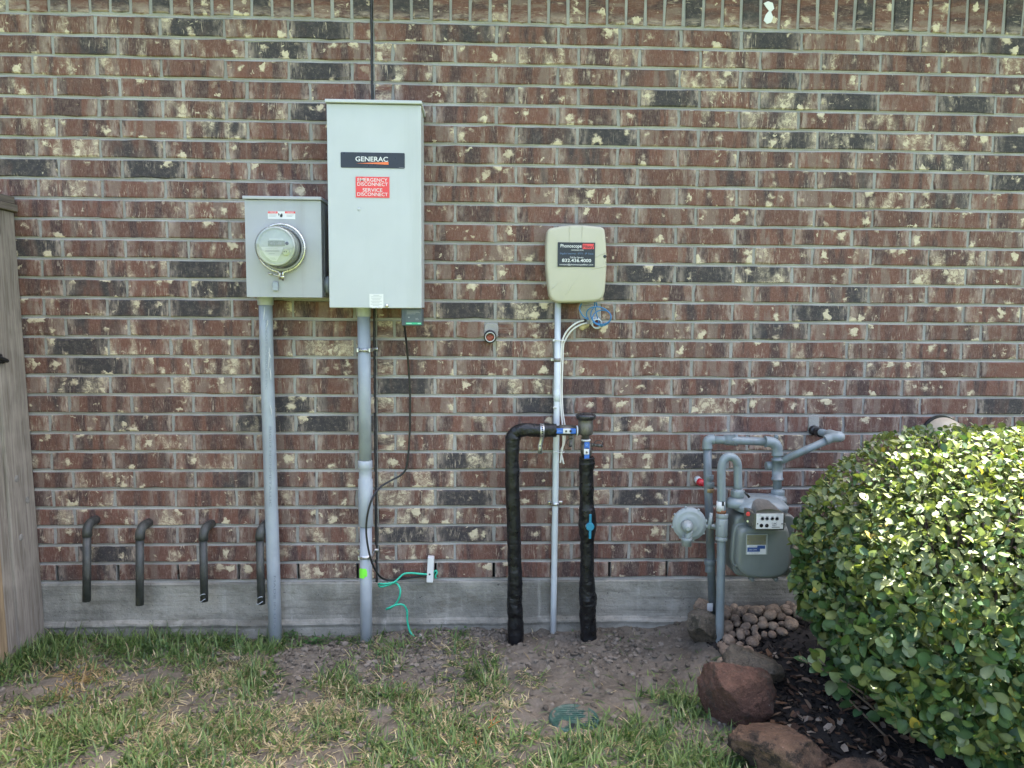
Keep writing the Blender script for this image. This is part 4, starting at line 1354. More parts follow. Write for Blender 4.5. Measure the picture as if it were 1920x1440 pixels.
# ---------------------------------------------------------------- backflow preventer
DB = .115
c0 = at(1035, 1200, DB)
bf = thing("backflow_preventer", "black wrapped irrigation pipes joined by a bronze vacuum breaker with blue valve handles", "backflow preventer", (c0.x, -DB, 0))
def wrap_pipe(pts, rs, d, name):
    P = [at(x, y, d) for x, y in pts]
    if pts[-1][1] > 1180:
        P[-1] = Vector((P[-1].x, -d, -.03))
    Q = []; RQ = []
    n = len(P)
    for i in range(n - 1):
        for k in range(10):
            t = k / 10
            p0 = P[max(i - 1, 0)]; p1 = P[i]; p2 = P[i + 1]; p3 = P[min(i + 2, n - 1)]
            q = 0.5 * ((2 * p1) + (p2 - p0) * t + (2 * p0 - 5 * p1 + 4 * p2 - p3) * t * t + (3 * p1 - p0 - 3 * p2 + p3) * t ** 3)
            j = len(Q)
            Q.append(q); RQ.append((rs[i] * (1 - t) + rs[i + 1] * t) * (1 + .09 * (float(fbm(j * .30 + rs[0] * 900, 1.5, 61)) - .5) * 2 + .022 * (j % 4 == 0)))
    Q.append(P[-1]); RQ.append(rs[-1])
    mb = MB().tube(Q, RQ, 28)
    # wrinkles
    V = []
    for i, p in enumerate(mb.v):
        ring = i // 28; k = i % 28
        w = (float(fbm(ring * .22 + k * .11, k * .33 + ring * .05, 62)) - .5) * .0075
        c = Q[min(ring, len(Q) - 1)]
        d_ = Vector(p) - c
        V.append(tuple(c + d_ * (1 + w / max(d_.length, 1e-4))))
    mb.v = V
    return mb.build(name, M['wrap'], bf)
h_y = 807
lp_ = [(1043, h_y), (1026, h_y), (1004, h_y), (980, h_y - .5), (967, 812), (961.5, 826), (960, 860), (961, 920), (963, 990), (965, 1060), (966, 1110), (965, 1140), (967, 1168), (967.5, 1200)]
wrap_pipe(lp_, [.0270, .0275, .0260, .0275, .0295, .0300, .0285, .0290, .0285, .0278, .0318, .0322, .0345, .0330], DB, "pipe_wrap")
rp_ = [(1100, 857), (1100, 868), (1099.5, 900), (1100, 940), (1101, 965), (1101.5, 990), (1101, 1012), (1101, 1050), (1101, 1080), (1101, 1105), (1102, 1122), (1102, 1150), (1103, 1180), (1103, 1212)]
wrap_pipe(rp_, [.0305, .0315, .0290, .0300, .0350, .0375, .0300, .0282, .0290, .0345, .0372, .0350, .0345, .0330], DB, "pipe_wrap")
# perforated hanger strap over the horizontal run
def ribbon(path, w, mat, parent, name, th=.0012):
    V = []; Fs = []
    for i, p in enumerate(path):
        p = Vector(p)
        V += [(p.x - w / 2, p.y, p.z), (p.x + w / 2, p.y, p.z)]
    for i in range(len(path) - 1):
        Fs.append((2 * i, 2 * i + 1, 2 * i + 3, 2 * i + 2))
    o = mesh_np(name, V, Fs, mat, parent, True)
    s = o.modifiers.new("thick", 'SOLIDIFY'); s.thickness = th; s.offset = 0
    return o
pc = at(1016, h_y, DB)
path = []
for k in range(10):
    a = math.radians(10 + 140 * k / 9)
    path.append((pc.x, -DB - math.sin(a) * .0295, pc.z + math.cos(a) * .0295))
e1 = at(1012.5, 836, DB + .012); e2 = at(1013, 851, DB + .016)
path += [tuple(e1), tuple(e2)]
st = ribbon(path, .0175, M['zinc'], bf, "hanger_strap")
for k in (2, 3, 4, 5, 6, 8, 10, 11):
    p = Vector(path[min(k, len(path) - 1)])
    q = Vector(path[min(k + 1, len(path) - 1)]) if k < len(path) - 1 else p + Vector((0, 0, -.01))
    p = p if k < 11 else p - Vector((0, 0, -.008))
    dirn = (q - p).normalized()
    nrm = Vector((1, 0, 0)).cross(dirn).normalized()
    if nrm.y > 0:
        nrm = -nrm
    MB().lathe(p + nrm * .0004, nrm, [(0, .0036), (.0008, .0036)], 10).build("strap_hole", M['black_print'], st)
# ball valve on the horizontal run
v0 = at(1040, h_y - .5, DB); v1 = at(1086, h_y, DB)
MB().tube([v0, v0 + (v1 - v0) * .2, v0 + (v1 - v0) * .2, v0 + (v1 - v0) * .75, v0 + (v1 - v0) * .75, v1], [.0195, .0195, .0225, .0225, .0195, .0195], 8).build("ball_valve", M['brass_grey'], bf)
def flat_plate(x0, y0, x1, y1, d, th, mat, parent, name, bev=.002):
    a = at(x0, y0, d); b = at(x1, y1, d)
    return MB().box(a.x, b.x, -d, -d + th, b.z, a.z).build(name, mat, parent, bev)
DH = DB + .029
h1 = flat_plate(1043.5, 803.6, 1080, 813.4, DH, .006, M['handle_blue'], bf, "valve_handle")
hp = flat_plate(1056, 803.8, 1069.5, 812.8, DH + .002, .003, M['white_print'], h1, "handle_plate", .0006)
pc = at(1061.5, 808.5, DH + .002)
MB().lathe(pc, (0, -1, 0), [(0, .0048), (.005, .0045), (.006, .003)], 6).build("handle_nut", M['brass_grey'], hp)
MB().tube([at(1068, 808.4, DH + .001), at(1071.5, 808.4, DH + .001)], .0050, 8).build("handle_stop", M['black_metal'], h1)
lettering("OPEN", 1050, 808.5, 9, 2.6, DH + .0008, simple("pale_blue_print", (.30, .42, .62), .5), h1)
a = at(1081.5, 808, DB)
MB().tube([at(1080.5, 807.5, DB), at(1083, 807.5, DB)], .0215, 20).build("white_seal", M['white_print'], bf)
# test cocks
def cock(px, py, ax, ln, d):
    p = at(px, py, d); ax = Vector(ax).normalized()
    o = MB().lathe(p, ax, [(0, .008), (ln * .3, .008), (ln * .3, .0062), (ln * .62, .0062), (ln * .62, .0072), (ln * .9, .0068), (ln, .0045)], 12).build("test_cock", M['brass_grey'], bf)
    return p, ax, o
p, ax, o = cock(1069.5, 816, (0, -.15, -1), .044, DB)
ring = [p + Vector((.004 - .020 * math.sin(t), -.006, -.012 - .020 * (1 - math.cos(t)) * .8)) for t in np.linspace(-.3, 2.6, 12)]
MB().tube(ring, .0016, 6).build("tether", M['black_metal'], o)
MB().lathe(p + Vector((0, -.004, -.040)), (0, -.1, -1), [(0, .0072), (.006, .0072), (.009, .005)], 10).build("cock_cap", M['cap_black'], o)
p, ax, o = cock(1108, 834, (1, -.2, -.05), .045, DB)
ring = [p + Vector((.010 + .019 * (1 - math.cos(t)), -.012, .021 * math.sin(t))) for t in np.linspace(0, 3.0, 14)]
MB().tube(ring, .0018, 6).build("tether", M['black_metal'], o)
MB().lathe(p + Vector((.040, -.008, -.003)), (1, -.2, 0), [(0, .0072), (.006, .0072), (.009, .005)], 10).build("cock_cap", M['cap_black'], o)
# vacuum breaker body
b0 = at(1097.5, 826, DB)
def vb(y):
    return at(1097.5, y, DB).z - b0.z
MB().lathe(b0, (0, 0, 1), [(vb(826), .0165), (vb(816), .0165), (vb(815), .0265), (vb(812), .0310), (vb(797), .0320), (vb(795), .0305), (vb(788), .0310), (vb(784), .0335)], 30).build("vacuum_breaker", M['brass_grey'], bf)
MB().lathe(b0, (0, 0, 1), [(vb(787), .0340), (vb(785.5), .0395), (vb(781), .0425), (vb(778.5), .0420), (vb(776.5), .0385), (vb(775.0), .030), (vb(774.0), .008)], 36).build("breaker_cap", M['cap_black'], bf)
MB().tube([at(1086.5, 806, DB), at(1094, 806, DB)], .0215, 8).build("inlet_nut", M['brass_grey'], bf)
# ball valve on the vertical run
v0 = at(1099.5, 862, DB); v1 = at(1098.5, 824, DB)
MB().tube([v0, v0 + (v1 - v0) * .25, v0 + (v1 - v0) * .25, v0 + (v1 - v0) * .8, v0 + (v1 - v0) * .8, v1], [.0195, .0195, .0230, .0230, .0195, .0180], 8).build("ball_valve", M['brass_grey'], bf)
MB().tube([at(1098.5, 826.5, DB), at(1098.5, 823.5, DB)], .0195, 20).build("white_seal", M['white_print'], bf)
h2 = flat_plate(1096, 829.5, 1105, 864, DH, .006, M['handle_blue'], bf, "valve_handle")
hp = flat_plate(1095, 842, 1104.5, 852, DH + .002, .003, M['white_print'], h2, "handle_plate", .0006)
pc = at(1100, 848, DH + .002)
MB().lathe(pc, (0, -1, 0), [(0, .0048), (.005, .0045), (.006, .003)], 6).build("handle_nut", M['brass_grey'], hp)
flat_plate(1097.5, 839.5, 1104, 841.5, DH + .001, .003, M['black_metal'], h2, "handle_stop", .0004)
lettering("O", 1100, 834, 4, 4, DH + .0008, simple("pale_blue_print2", (.30, .42, .62), .5), h2)
# teal handle on the lower wrapped valve
DT = DB + .058
pc = at(1106.5, 988, DT)
MB().lathe(at(1102.5, 986.5, DB + .034), (0, -1, 0), [(0, .0115), (.014, .0105)], 18).build("valve_stem", M['white_print'], bf)
a = at(1108, 964, DT)
mb = MB()
mb.lathe((pc.x, pc.y + .008, pc.z), (0, -1, 0), [(0, .0175), (.009, .0175), (.011, .015)], 24)
tp, bt = at(1107, 964.5, DT), at(1106.8, 1010.5, DT)
mb.box(tp.x - .0052, tp.x + .0052, pc.y - .002, pc.y + .006, bt.z, tp.z)
mb.build("teal_handle", M['handle_teal'], bf, .002)

# ---------------------------------------------------------------- gas meter
def q5(x, y):
    return (1230 + x / 4.0, 760 + y / 4.0)
DR = .262                                   # riser and meter front piping
DA = .150                                   # house-side pipe
c0 = at(1400, 1092, .30)
gm = thing("gas_meter", "grey green gas meter with dials, bent grey pipes, valve and round regulator", "gas meter", (c0.x, -.25, 0))
G, GD_ = M['gas_paint'], M['gas_dark']
def P5(lst, d):
    ds = d if hasattr(d, '__len__') else [d] * len(lst)
    return [at(*q5(x, y), q) for (x, y), q in zip(lst, ds)]
# inlet riser with gooseneck
base = at(1349, 1222, DR); base = Vector((base.x, -DR, -.05))
up = [Vector(base)] + P5([(490, 1010), (490, 640), (490, 500)], DR)
gn = P5([(492, 470), (500, 425), (520, 395), (552, 384), (585, 397), (607, 428), (613, 470), (615, 640)], [DR, DR, DR, DR, DR - .003, DR - .006, DR - .010, DR - .012])
MB().tube(up + gn, .0168, 20, True, 4).build("riser_pipe", G, gm)
MB().lathe(at(*q5(486, 792), DR), (0, 0, 1), [(0, .0176), (.040, .0176)], 20).build("pipe_sticker", M['white_print'], gm)
flat_plate(*q5(495, 722), *q5(510, 755), DR + .0185, .001, M['black_print'], gm, "sticker_mark", 0)
MB().lathe(at(*q5(489, 812), DR), (0, 0, 1), [(0, .0190), (.016, .0182)], 20).build("rust_band", simple("rust_band", (.22, .09, .04), .8, var=.4, scale=80), gm)
# valve
a = at(*q5(490, 1012), DR); b = at(*q5(490, 808), DR)
H = b.z - a.z
va = MB().lathe(a, (0, 0, 1), [(0, .0245), (H * .12, .0245), (H * .12, .0215), (H * .18, .0215), (H * .18, .0250), (H * .80, .0250), (H * .80, .0215), (H * .85, .0215), (H * .85, .0250), (H, .0250)], 8).build("shutoff_valve", M['regulator'], gm, .002)
lettering("GAS", *q5(478, 905), 3.4, 3.4, DR + .0262, M['gas_dark'], va)
pl_ = P5([(385, 918), (405, 905), (425, 908), (444, 918)], [DR - .015] * 4)
mb = MB().tube(P5([(392, 905), (445, 912)], DR - .01), .0105, 8)
mb.tube(P5([(414, 808), (408, 860), (398, 922)], [DR + .012] * 3), [.006, .0075, .0085], 6)
mb.tube(P5([(372, 905), (440, 906)], [DR + .004] * 2), .0082, 6)
mb.build("valve_lever", M['regulator'], gm)
# regulator: a disc on edge facing the front left
rc_ = at(*q5(250, 888), DR - .01)
ax = Vector((-.16, -1, .02)).normalized()
prof = [(-.034, .020), (-.030, .040), (-.020, .056), (-.008, .062), (-.008, .0665), (-.001, .0672), (.000, .0660), (.001, .0672), (.008, .0665), (.008, .0600), (.012, .0575), (.0135, .050), (.0125, .044), (.016, .036), (.017, .0285)]
reg = MB().lathe(rc_, ax, prof, 44).build("regulator", M['regulator'], gm)
rc2 = at(*q5(232, 905), DR + .018)
MB().lathe(rc2, ax, [(-.006, .024), (.012, .0225), (.026, .0205), (.030, .017), (.034, .0165), (.034, .0105), (.044, .010), (.046, .007)], 24).build("adjusting_hub", M['regulator'], reg)
u_ = ax.cross(Vector((0, 0, 1))).normalized(); w_ = ax.cross(u_)
for k in range(8):
    a = 2 * math.pi * (k + .3) / 8
    p = rc_ + (u_ * math.cos(a) + w_ * math.sin(a)) * .0675
    MB().lathe(p - ax * .008, ax, [(0, .0052), (.012, .0052), (.012, .0036), (.017, .0036)], 8).build("flange_bolt", M['regulator'], reg)
mb = MB()
mb.tube(P5([(255, 935), (240, 985), (232, 1000)], [DR + .026] * 3), .012, 10)
t0 = at(*q5(230, 990), DR + .018)
mb.lathe((t0.x, t0.y, t0.z), (0, 0, -1), [(0, .0215), (.012, .0215), (.014, .0195), (.034, .0190)], 20)
mb.build("vent_spout", M['regulator'], reg)
# house pipe: drop, elbow, union run, second elbow, tee, drop to the meter
A1 = P5([(385, 280)], DA)[0]
dr_ = [at(1337.5, 1175, DA + .01), at(*q5(402, 900), DA), at(*q5(390, 600), DA), at(*q5(385, 310), DA)]
MB().tube(dr_, .0172, 18).build("house_pipe", GD_, gm)
el = P5([(385, 325), (385, 290), (392, 266), (410, 257), (432, 257)], DA)
MB().tube(el, [.0212, .0205, .0215, .0205, .0212], 18, True, 4).build("elbow", G, gm)
run = P5([(410, 257), (560, 261), (840, 274)], [DA, DA + .01, DA + .04])
MB().tube(run, .0168, 18).build("cross_pipe", G, gm)
un = P5([(510, 258), (530, 258.5), (530, 258.5), (585, 261), (585, 261), (608, 262)], DA + .006)
MB().tube(un, [.0205, .0205, .0225, .0225, .0240, .0240], 8).build("union_fitting", G, gm)
DC = DA + .045
el = P5([(818, 272), (850, 274), (885, 285), (905, 312), (909, 345), (910, 375)], DC)
MB().tube(el, [.0235, .0215, .0225, .0225, .0215, .0235], 20, True, 4).build("elbow", G, gm)
pg = at(*q5(902, 240), DC)
MB().lathe(pg, (0, 0, 1), [(-.01, .0085), (.008, .0085), (.010, .006)], 6).build("pipe_plug", GD_, gm)
mb = MB().tube(P5([(910, 360), (910, 660)], DC), .0172, 18)
mb.build("drop_pipe", G, gm)
tee = MB().tube(P5([(910, 400), (910, 415), (910, 415), (910, 545), (910, 545), (910, 560)], DC), [.0235, .0235, .0212, .0212, .0240, .0240], 20)
tee.tube(P5([(825, 455), (880, 452)], DC - .02), [.018, .018], 14)
tee.build("tee_fitting", G, gm)
br = at(*q5(1355, 232), .226)
MB().tube([at(*q5(935, 418), DC + .004), br], .0150, 18).build("branch_pipe", G, gm)
wpt = at(*q5(1178, 186), 0)
MB().tube([(wpt.x, .02, wpt.z), (wpt.x, -.02, wpt.z), tuple(br + (Vector((wpt.x, 0, wpt.z)) - br) * .15)], .0155, 18).build("wall_pipe", G, gm)
out_ = (br - at(*q5(1230, 290), .226 + .0)).normalized()
mid = P5([(1272, 262), (1320, 243)], [.222, .226]) + [br + Vector((.006, -.012, .0)), br + (Vector((wpt.x, 0, wpt.z)) - br) * .10, br + (Vector((wpt.x, 0, wpt.z)) - br) * .30]
MB().tube(mid, [.0205, .0195, .0215, .0205, .0210], 18, True, 5).build("elbow", M['regulator'], gm)
MB().lathe((wpt.x, -.004, wpt.z), (0, -1, 0), [(0, .022), (.022, .021), (.022, .0175), (.052, .0175), (.055, .020), (.075, .020), (.078, .016)], 12).build("rubber_sleeve", M['black_metal'], gm)
for (xx_, y0, y1, d, r_, mt) in ((396, 560, 520, DA, .0198, GD_), (399, 650, 620, DA, .0200, simple("dull_brass", (.24, .165, .085), .45, .6, var=.25)), (398, 612, 575, DA, .0212, GD_), (404, 1195, 1155, DA + .005, .0235, GD_), (404, 1250, 1196, DA + .005, .0205, GD_)):
    p0, p1 = at(*q5(xx_, y0), d), at(*q5(xx_, y1), d)
    MB().lathe(p0, (0, 0, 1), [(0, r_), (p1.z - p0.z, r_)], 10).build("coupling", mt, gm, .0015)
flat_plate(*q5(385, 1485), *q5(425, 1545), DA + .033, .001, M['white_print'], gm, "pipe_sticker", 0)
# red plastic cap on a stub behind
rp0 = at(*q5(330, 575), .03)
MB().tube([(rp0.x - .004, 0, rp0.z + .006), tuple(rp0)], .016, 14).build("clear_stub", M['pvc_white'], gm)
MB().lathe(rp0, (.5, -1, -.2), [(-.006, .0165), (.012, .0160), (.016, .012), (.026, .010)], 14).build("red_cap", M['red_plastic'], gm)
# inlet and outlet nuts on the meter
DMt = DR - .012
for (xx_, d) in ((612, DMt), (912, DC)):
    p0, p1 = at(*q5(xx_, 690), d), at(*q5(xx_, 626), d)
    h_ = p1.z - p0.z
    MB().lathe(p0, (0, 0, 1), [(0, .0255), (h_ * .2, .0255), (h_ * .2, .0285), (h_ * .82, .0285), (h_ * .82, .022), (h_, .021)], 8).build("meter_nut", G, gm, .0015)
# meter body: back case, domed top, front pan
D0, D1 = .140, .330
def px5(x, y, d):
    p = at(*q5(x, y), d); return (p.x, p.z)
xl, zt = px5(545, 780, .20); xr, _ = px5(985, 780, .20); _, zb = px5(700, 1230, .2)
MB().prism(rrect(xl, xr, zb, zt, .03, 6), D0, .285, .012, 4).build("meter_case", M['meter_green'], gm)
xl2, zt2 = px5(590, 668, .25); xr2, zb2 = px5(992, 778, .28)
mb = MB()
cxm = (xl2 + xr2) / 2; wm = (xr2 - xl2) / 2
V = []; Fs = []
ringsT = [(zb2 - .008, 1.0), (zb2 + .004, 1.03), (zb2 + .012, 1.03), (zb2 + .018, .97), (zb2 + .030, .86), (zb2 + .038, .70), (zb2 + .041, .4)]
nS = 44
for (z, s) in ringsT:
    for k in range(nS):
        a = 2 * math.pi * k / nS
        ca, sa = math.cos(a), math.sin(a)
        e = 2 / 3.2
        V.append((cxm + math.copysign(abs(ca) ** e, ca) * wm * s, -.232 + math.copysign(abs(sa) ** e, sa) * .098 * s, z))
for i in range(len(ringsT) - 1):
    for k in range(nS):
        k2 = (k + 1) % nS
        Fs.append((i * nS + k, i * nS + k2, (i + 1) * nS + k2, (i + 1) * nS + k))
mb.add(V, Fs, True)
mb.f.append(tuple(len(ringsT) * nS - nS + k for k in range(nS))); mb.s.append(True)
mb.build("meter_top", G, gm)
for xx_ in (605, 912):
    p = at(*q5(xx_, 690), .25 if xx_ < 700 else DC + .02)
    MB().lathe((p.x, -DMt if xx_ < 700 else -DC, zb2 + .005), (0, 0, 1), [(0, .046), (.022, .042), (.034, .030), (.036, .02)], 26).build("meter_boss", G, gm)
MB().tube(P5([(668, 652), (700, 690)], .31), .005, 6).build("seal_wire", M['black_metal'], gm)
# front pan
pan = [(640, 920), (700, 908), (950, 905), (1000, 912), (1018, 960), (1028, 1040), (1030, 1130), (1026, 1200), (1012, 1245), (985, 1280), (945, 1302), (880, 1312), (800, 1315), (720, 1310), (670, 1296), (630, 1262), (606, 1215), (596, 1170), (602, 1080), (612, 980), (622, 940)]
Ppan = [px5(x, y, D1) for x, y in pan][::-1]
cxp = sum(p[0] for p in Ppan) / len(Ppan); czp = sum(p[1] for p in Ppan) / len(Ppan)
big = [(cxp + (x - cxp) * 1.03, czp + (z - czp) * 1.03) for x, z in Ppan]
mb = MB().prism(big, .262, .292, .006, 3)
mb.build("pan_flange", M['meter_green'], gm)
pan_o = MB().prism([(cxp + (x - cxp) * .965, czp + (z - czp) * .965) for x, z in Ppan], .288, D1, .020, 5, .004).build("front_pan", M['meter_green'], gm)
for (x, y) in ((630, 1020), (612, 1205), (725, 1308), (905, 1308), (1005, 1225), (1020, 1020)):
    p = at(*q5(x, y), .31)
    MB().lathe((p.x, -.282, p.z), (0, -1, 0), [(0, .0105), (.026, .0095), (.028, .0062), (.034, .0058)], 10).build("pan_bolt", M['meter_green'], pan_o)
# badge
DBd = D1 + .006
bd = flat_plate(*q5(680, 968), *q5(835, 1120), DBd, .004, simple("badge_grey", (.30, .32, .29), .4), gm, "badge", .001)
flat_plate(*q5(684, 974), *q5(823, 1044), DBd + .001, .001, M['gold_plate'], bd, "gold_plate", 0)
flat_plate(*q5(684, 1049), *q5(823, 1117), DBd + .001, .001, M['white_print'], bd, "data_plate", 0)
flat_plate(*q5(686, 1066), *q5(780, 1098), DBd + .0014, .0004, M['blue_print'], bd, "blue_field", 0)
flat_plate(*q5(760, 1052), *q5(818, 1076), DBd + .0017, .0004, M['blue_print'], bd, "blue_field", 0)
lettering("AMERICAN", *q5(727, 1058), 15, 2.2, DBd + .0013, M['grey_print'], bd)
lettering("250 CFH", *q5(727, 1083), 14, 2.4, DBd + .002, M['white_print'], bd)
lettering("5 PSI MAOP", *q5(735, 1108), 18, 2.4, DBd + .0014, M['grey_print'], bd)
lettering("C E 1", *q5(752, 990), 14, 2.4, DBd + .0014, M['grey_print'], bd)
lettering("1 2 3 4 0 8 8", *q5(752, 1025), 26, 2.6, DBd + .0014, M['grey_print'], bd)
for (x, y) in ((690, 1008), (817, 1010)):
    MB().lathe(at(*q5(x, y), DBd), (0, -1, 0), [(0, .0016), (.002, .0014)], 8).build("rivet", M['black_print'], bd)
# index box with its dials
DI = .385
tlx, tlz = px5(744, 808, DI); brx, brz = px5(966, 938, DI)
mb = MB().box(tlx, brx, -DI, -.30, brz, tlz)
idx = mb.build("index_box", M['index_cover'], gm, .005)
lx, lz = px5(672, 785, .335)
mb = MB().hexa([(tlx - .002, -DI + .006, tlz - .004), (tlx + .01, -DI + .006, tlz - .004), (tlx + .01, -DI + .006, brz + .004), (tlx - .002, -DI + .006, brz + .004),
                (lx, -.315, tlz + .004), (tlx + .01, -.30, tlz + .004), (tlx + .01, -.30, brz + .02), (lx, -.315, brz + .022)])
mb.build("index_side", M['index_cover'], idx, .003)
h = MB()
V = []; Fs = []
hn = 12
for y, s in ((-DI + .004, .92), (-.30, .78), (-.265, .5)):
    for k in range(hn + 1):
        a = math.pi * k / hn
        V.append(((tlx + brx) / 2 - .004 + math.cos(a) * (brx - tlx) * .5 * s, y, tlz - .006 + max(0, math.sin(a)) ** .7 * (.020 if y < -.35 else .040 if y < -.28 else .034)))
for i in range(2):
    for k in range(hn):
        Fs.append((i * (hn + 1) + k, i * (hn + 1) + k + 1, (i + 1) * (hn + 1) + k + 1, (i + 1) * (hn + 1) + k))
Fs.append(tuple(range(hn + 1)))
h.add(V, Fs, True)
h.build("index_hood", simple("index_hood_grey", (.17, .165, .15), .35), idx)
dp_ = flat_plate(*q5(755, 813), *q5(952, 926), DI + .0025, .0022, M['white_print'], idx, "dial_plate", 0)
DP = DI + .003
for (x, ang) in ((798, -35), (833, 175), (873, 215), (908, -35)):
    c = at(*q5(x, 850), DP)
    MB().lathe(c, (0, -1, 0), [(0, .0070), (.0006, .0070), (.0006, .0064), (0, .0064)], 20).build("dial_ring", M['grey_print'], dp_)
    a = math.radians(ang)
    d_ = Vector((math.cos(a), 0, math.sin(a))); n_ = Vector((-math.sin(a), 0, math.cos(a)))
    tri = [c + d_ * .0085, c + n_ * .0032 - d_ * .002, c - d_ * .0055, c - n_ * .0032 - d_ * .002]
    mesh_np("dial_pointer", [tuple(v + Vector((0, -.0010, 0))) for v in tri], [(0, 1, 2, 3)], M['black_print'], dp_)
for x in (790, 831):
    c = at(*q5(x, 902), DP)
    MB().lathe(c, (0, -1, 0), [(0, .0072), (.0006, .0072), (.0006, .0058), (0, .0058)], 20).build("dial_ring", M['black_print'], dp_)
    a = math.radians(140 if x < 800 else -40)
    MB().tube([c + Vector((-math.cos(a) * .003, -.001, -math.sin(a) * .003)), c + Vector((math.cos(a) * .006, -.001, math.sin(a) * .006))], .0012, 5).build("dial_pointer", M['black_print'], dp_)
lettering("CUBIC", *q5(888, 886), 9.5, 2.6, DP, M['black_print'], dp_)
lettering("FEET", *q5(888, 901), 8, 2.6, DP, M['black_print'], dp_)
plate(*q5(868, 912), *q5(928, 916), DP, M['black_print'], dp_, "text_line", .0003)
for (x0, x1) in ((775, 790), (905, 940), (785, 812), (823, 846), (862, 886), (898, 918)):
    yy = 820 if x0 in (775, 905) else 833
    plate(*q5(x0, yy), *q5(x1, yy + 2.4), DP, M['grey_print'], dp_, "text_line", .0003)
for x in (762, 945):
    MB().lathe(at(*q5(x, 888), DP), (0, -1, 0), [(0, .0026), (.002, .0022)], 8).build("plate_screw", M['black_print'], dp_)
MB().lathe(at(*q5(692, 815), .348), (-.55, -1, 0), [(-.004, .0090), (.004, .0080)], 12).build("red_seal", M['red_plastic'], idx)
MB().lathe(at(*q5(688, 868), .344), (-.55, -1, 0), [(-.004, .0045), (.004, .0040)], 10).build("cover_screw", M['zinc'], idx)

# ---------------------------------------------------------------- tan foam cover behind the shrub
p = at(1781, 804, .07)
fc = thing("faucet_cover", "tan rounded foam faucet cover on the bricks just above the shrub", "faucet cover", (p.x, 0, p.z))
V = []
mb = MB().lathe((p.x, -.012, p.z - .022), (0, -1, 0), [(0, .074), (.012, .076), (.045, .070), (.070, .055), (.084, .030), (.088, .004)], 32)
mb.v = [(x, y, (p.z - .022) + (z - (p.z - .022)) * .86) for x, y, z in mb.v]
mb.build("foam_shell", M['foam_cover'], fc)
mb = MB().lathe((p.x - .003, -.002, p.z - .020), (0, -1, 0), [(0, .080), (.016, .080)], 32)
mb.v = [(x, y, (p.z - .020) + (z - (p.z - .020)) * .88) for x, y, z in mb.v]
mb.build("gasket", M['black_metal'], fc)

# ---------------------------------------------------------------- fence running out from the wall
fx = at(84, 1190, .012).x
fe = thing("fence", "weathered grey wooden fence with a board cap and black latch, meeting the wall", "fence", (fx - .05, -.2, 0))
ztop = at(32, 398, .02).z
MB().box(fx - .09, fx, -.175, -.008, -.12, ztop).build("post", M['wood'], fe, .004)
MB().box(fx - .055, fx - .010, -.285, -.238, -.12, ztop - .02).build("gate_stile", M['wood_tan'], fe, .003)
MB().box(fx - .05, fx - .012, -.237, -.176, -.1, ztop).build("gap_board", M['wood'], fe, .003)
yy = -.290
for k in range(8):
    w = .138
    MB().box(fx - .052 + rng.normal(0, .002), fx - .034 + rng.normal(0, .002), yy - w, yy, .03, ztop - .01 + rng.normal(0, .004)).build("picket", M['wood'], fe, .002)
    yy -= w + .006
for z in (.35, 1.0, 1.6):
    MB().box(fx - .095, fx - .056, yy, -.19, z, z + .088).build("rail", M['wood'], fe, .003)
za = at(30, 376, .02).z
MB().box(fx - .12, fx + .016, yy, -.006, ztop + .002, ztop + .030).build("cap_board", M['wood_cap'], fe, .003)
MB().box(fx - .10, fx + .006, yy, -.006, ztop + .032, ztop + .062).build("cap_board", M['wood_cap'], fe, .003)
lz_ = at(10, 676, .15).z
for k in range(60):                                   # where along the post face the photo shows the latch
    ly = -.08 - k * .003
    if project([(fx - .010, ly, lz_)])[0][0][0] < 12:
        break
mb = MB().box(fx - .004, fx + .006, ly - .060, ly + .012, lz_ - .012, lz_ + .012)
mb.box(fx + .004, fx + .012, ly - .060, ly - .012, lz_ - .004, lz_ + .026)
mb.tube([(fx + .010, ly - .04, lz_ + .016), (fx + .016, ly + .010, lz_ - .004)], .0075, 10)
mb.build("latch", M['black_metal'], fe, .003)
# knots of the post
for (px, py, d) in ((28, 898, .12), (40, 1008, .12), (52, 938, .06)):
    q = at(px, py, d)
    MB().lathe((fx - .0015, -d, q.z), (1, 0, 0), [(0, .016), (.002, .014), (.003, .006)], 14).build("knot", simple("knot_wood", (.20, .185, .165), .85, var=.4, scale=60), fe)
fe.rotation_euler = (0, -.022, 0)
# ---------------------------------------------------------------- stones
def ico(sub):
    b = bmesh.new(); bmesh.ops.create_icosphere(b, subdivisions=sub, radius=1.0)
    V = np.array([v.co[:] for v in b.verts]); Fc = [tuple(v.index for v in f.verts) for f in b.faces]
    b.free(); return V, Fc
ICO = {k: ico(k) for k in (1, 2, 3, 5)}
def n3(V, f, s):
    return (fbm(V[:, 0] * f + 7.3, V[:, 1] * f + V[:, 2] * f * .71 + 3.1, s) + fbm(V[:, 1] * f + 1.9, V[:, 2] * f + V[:, 0] * f * .37 + 8.7, s + 17)) * .5 - .5

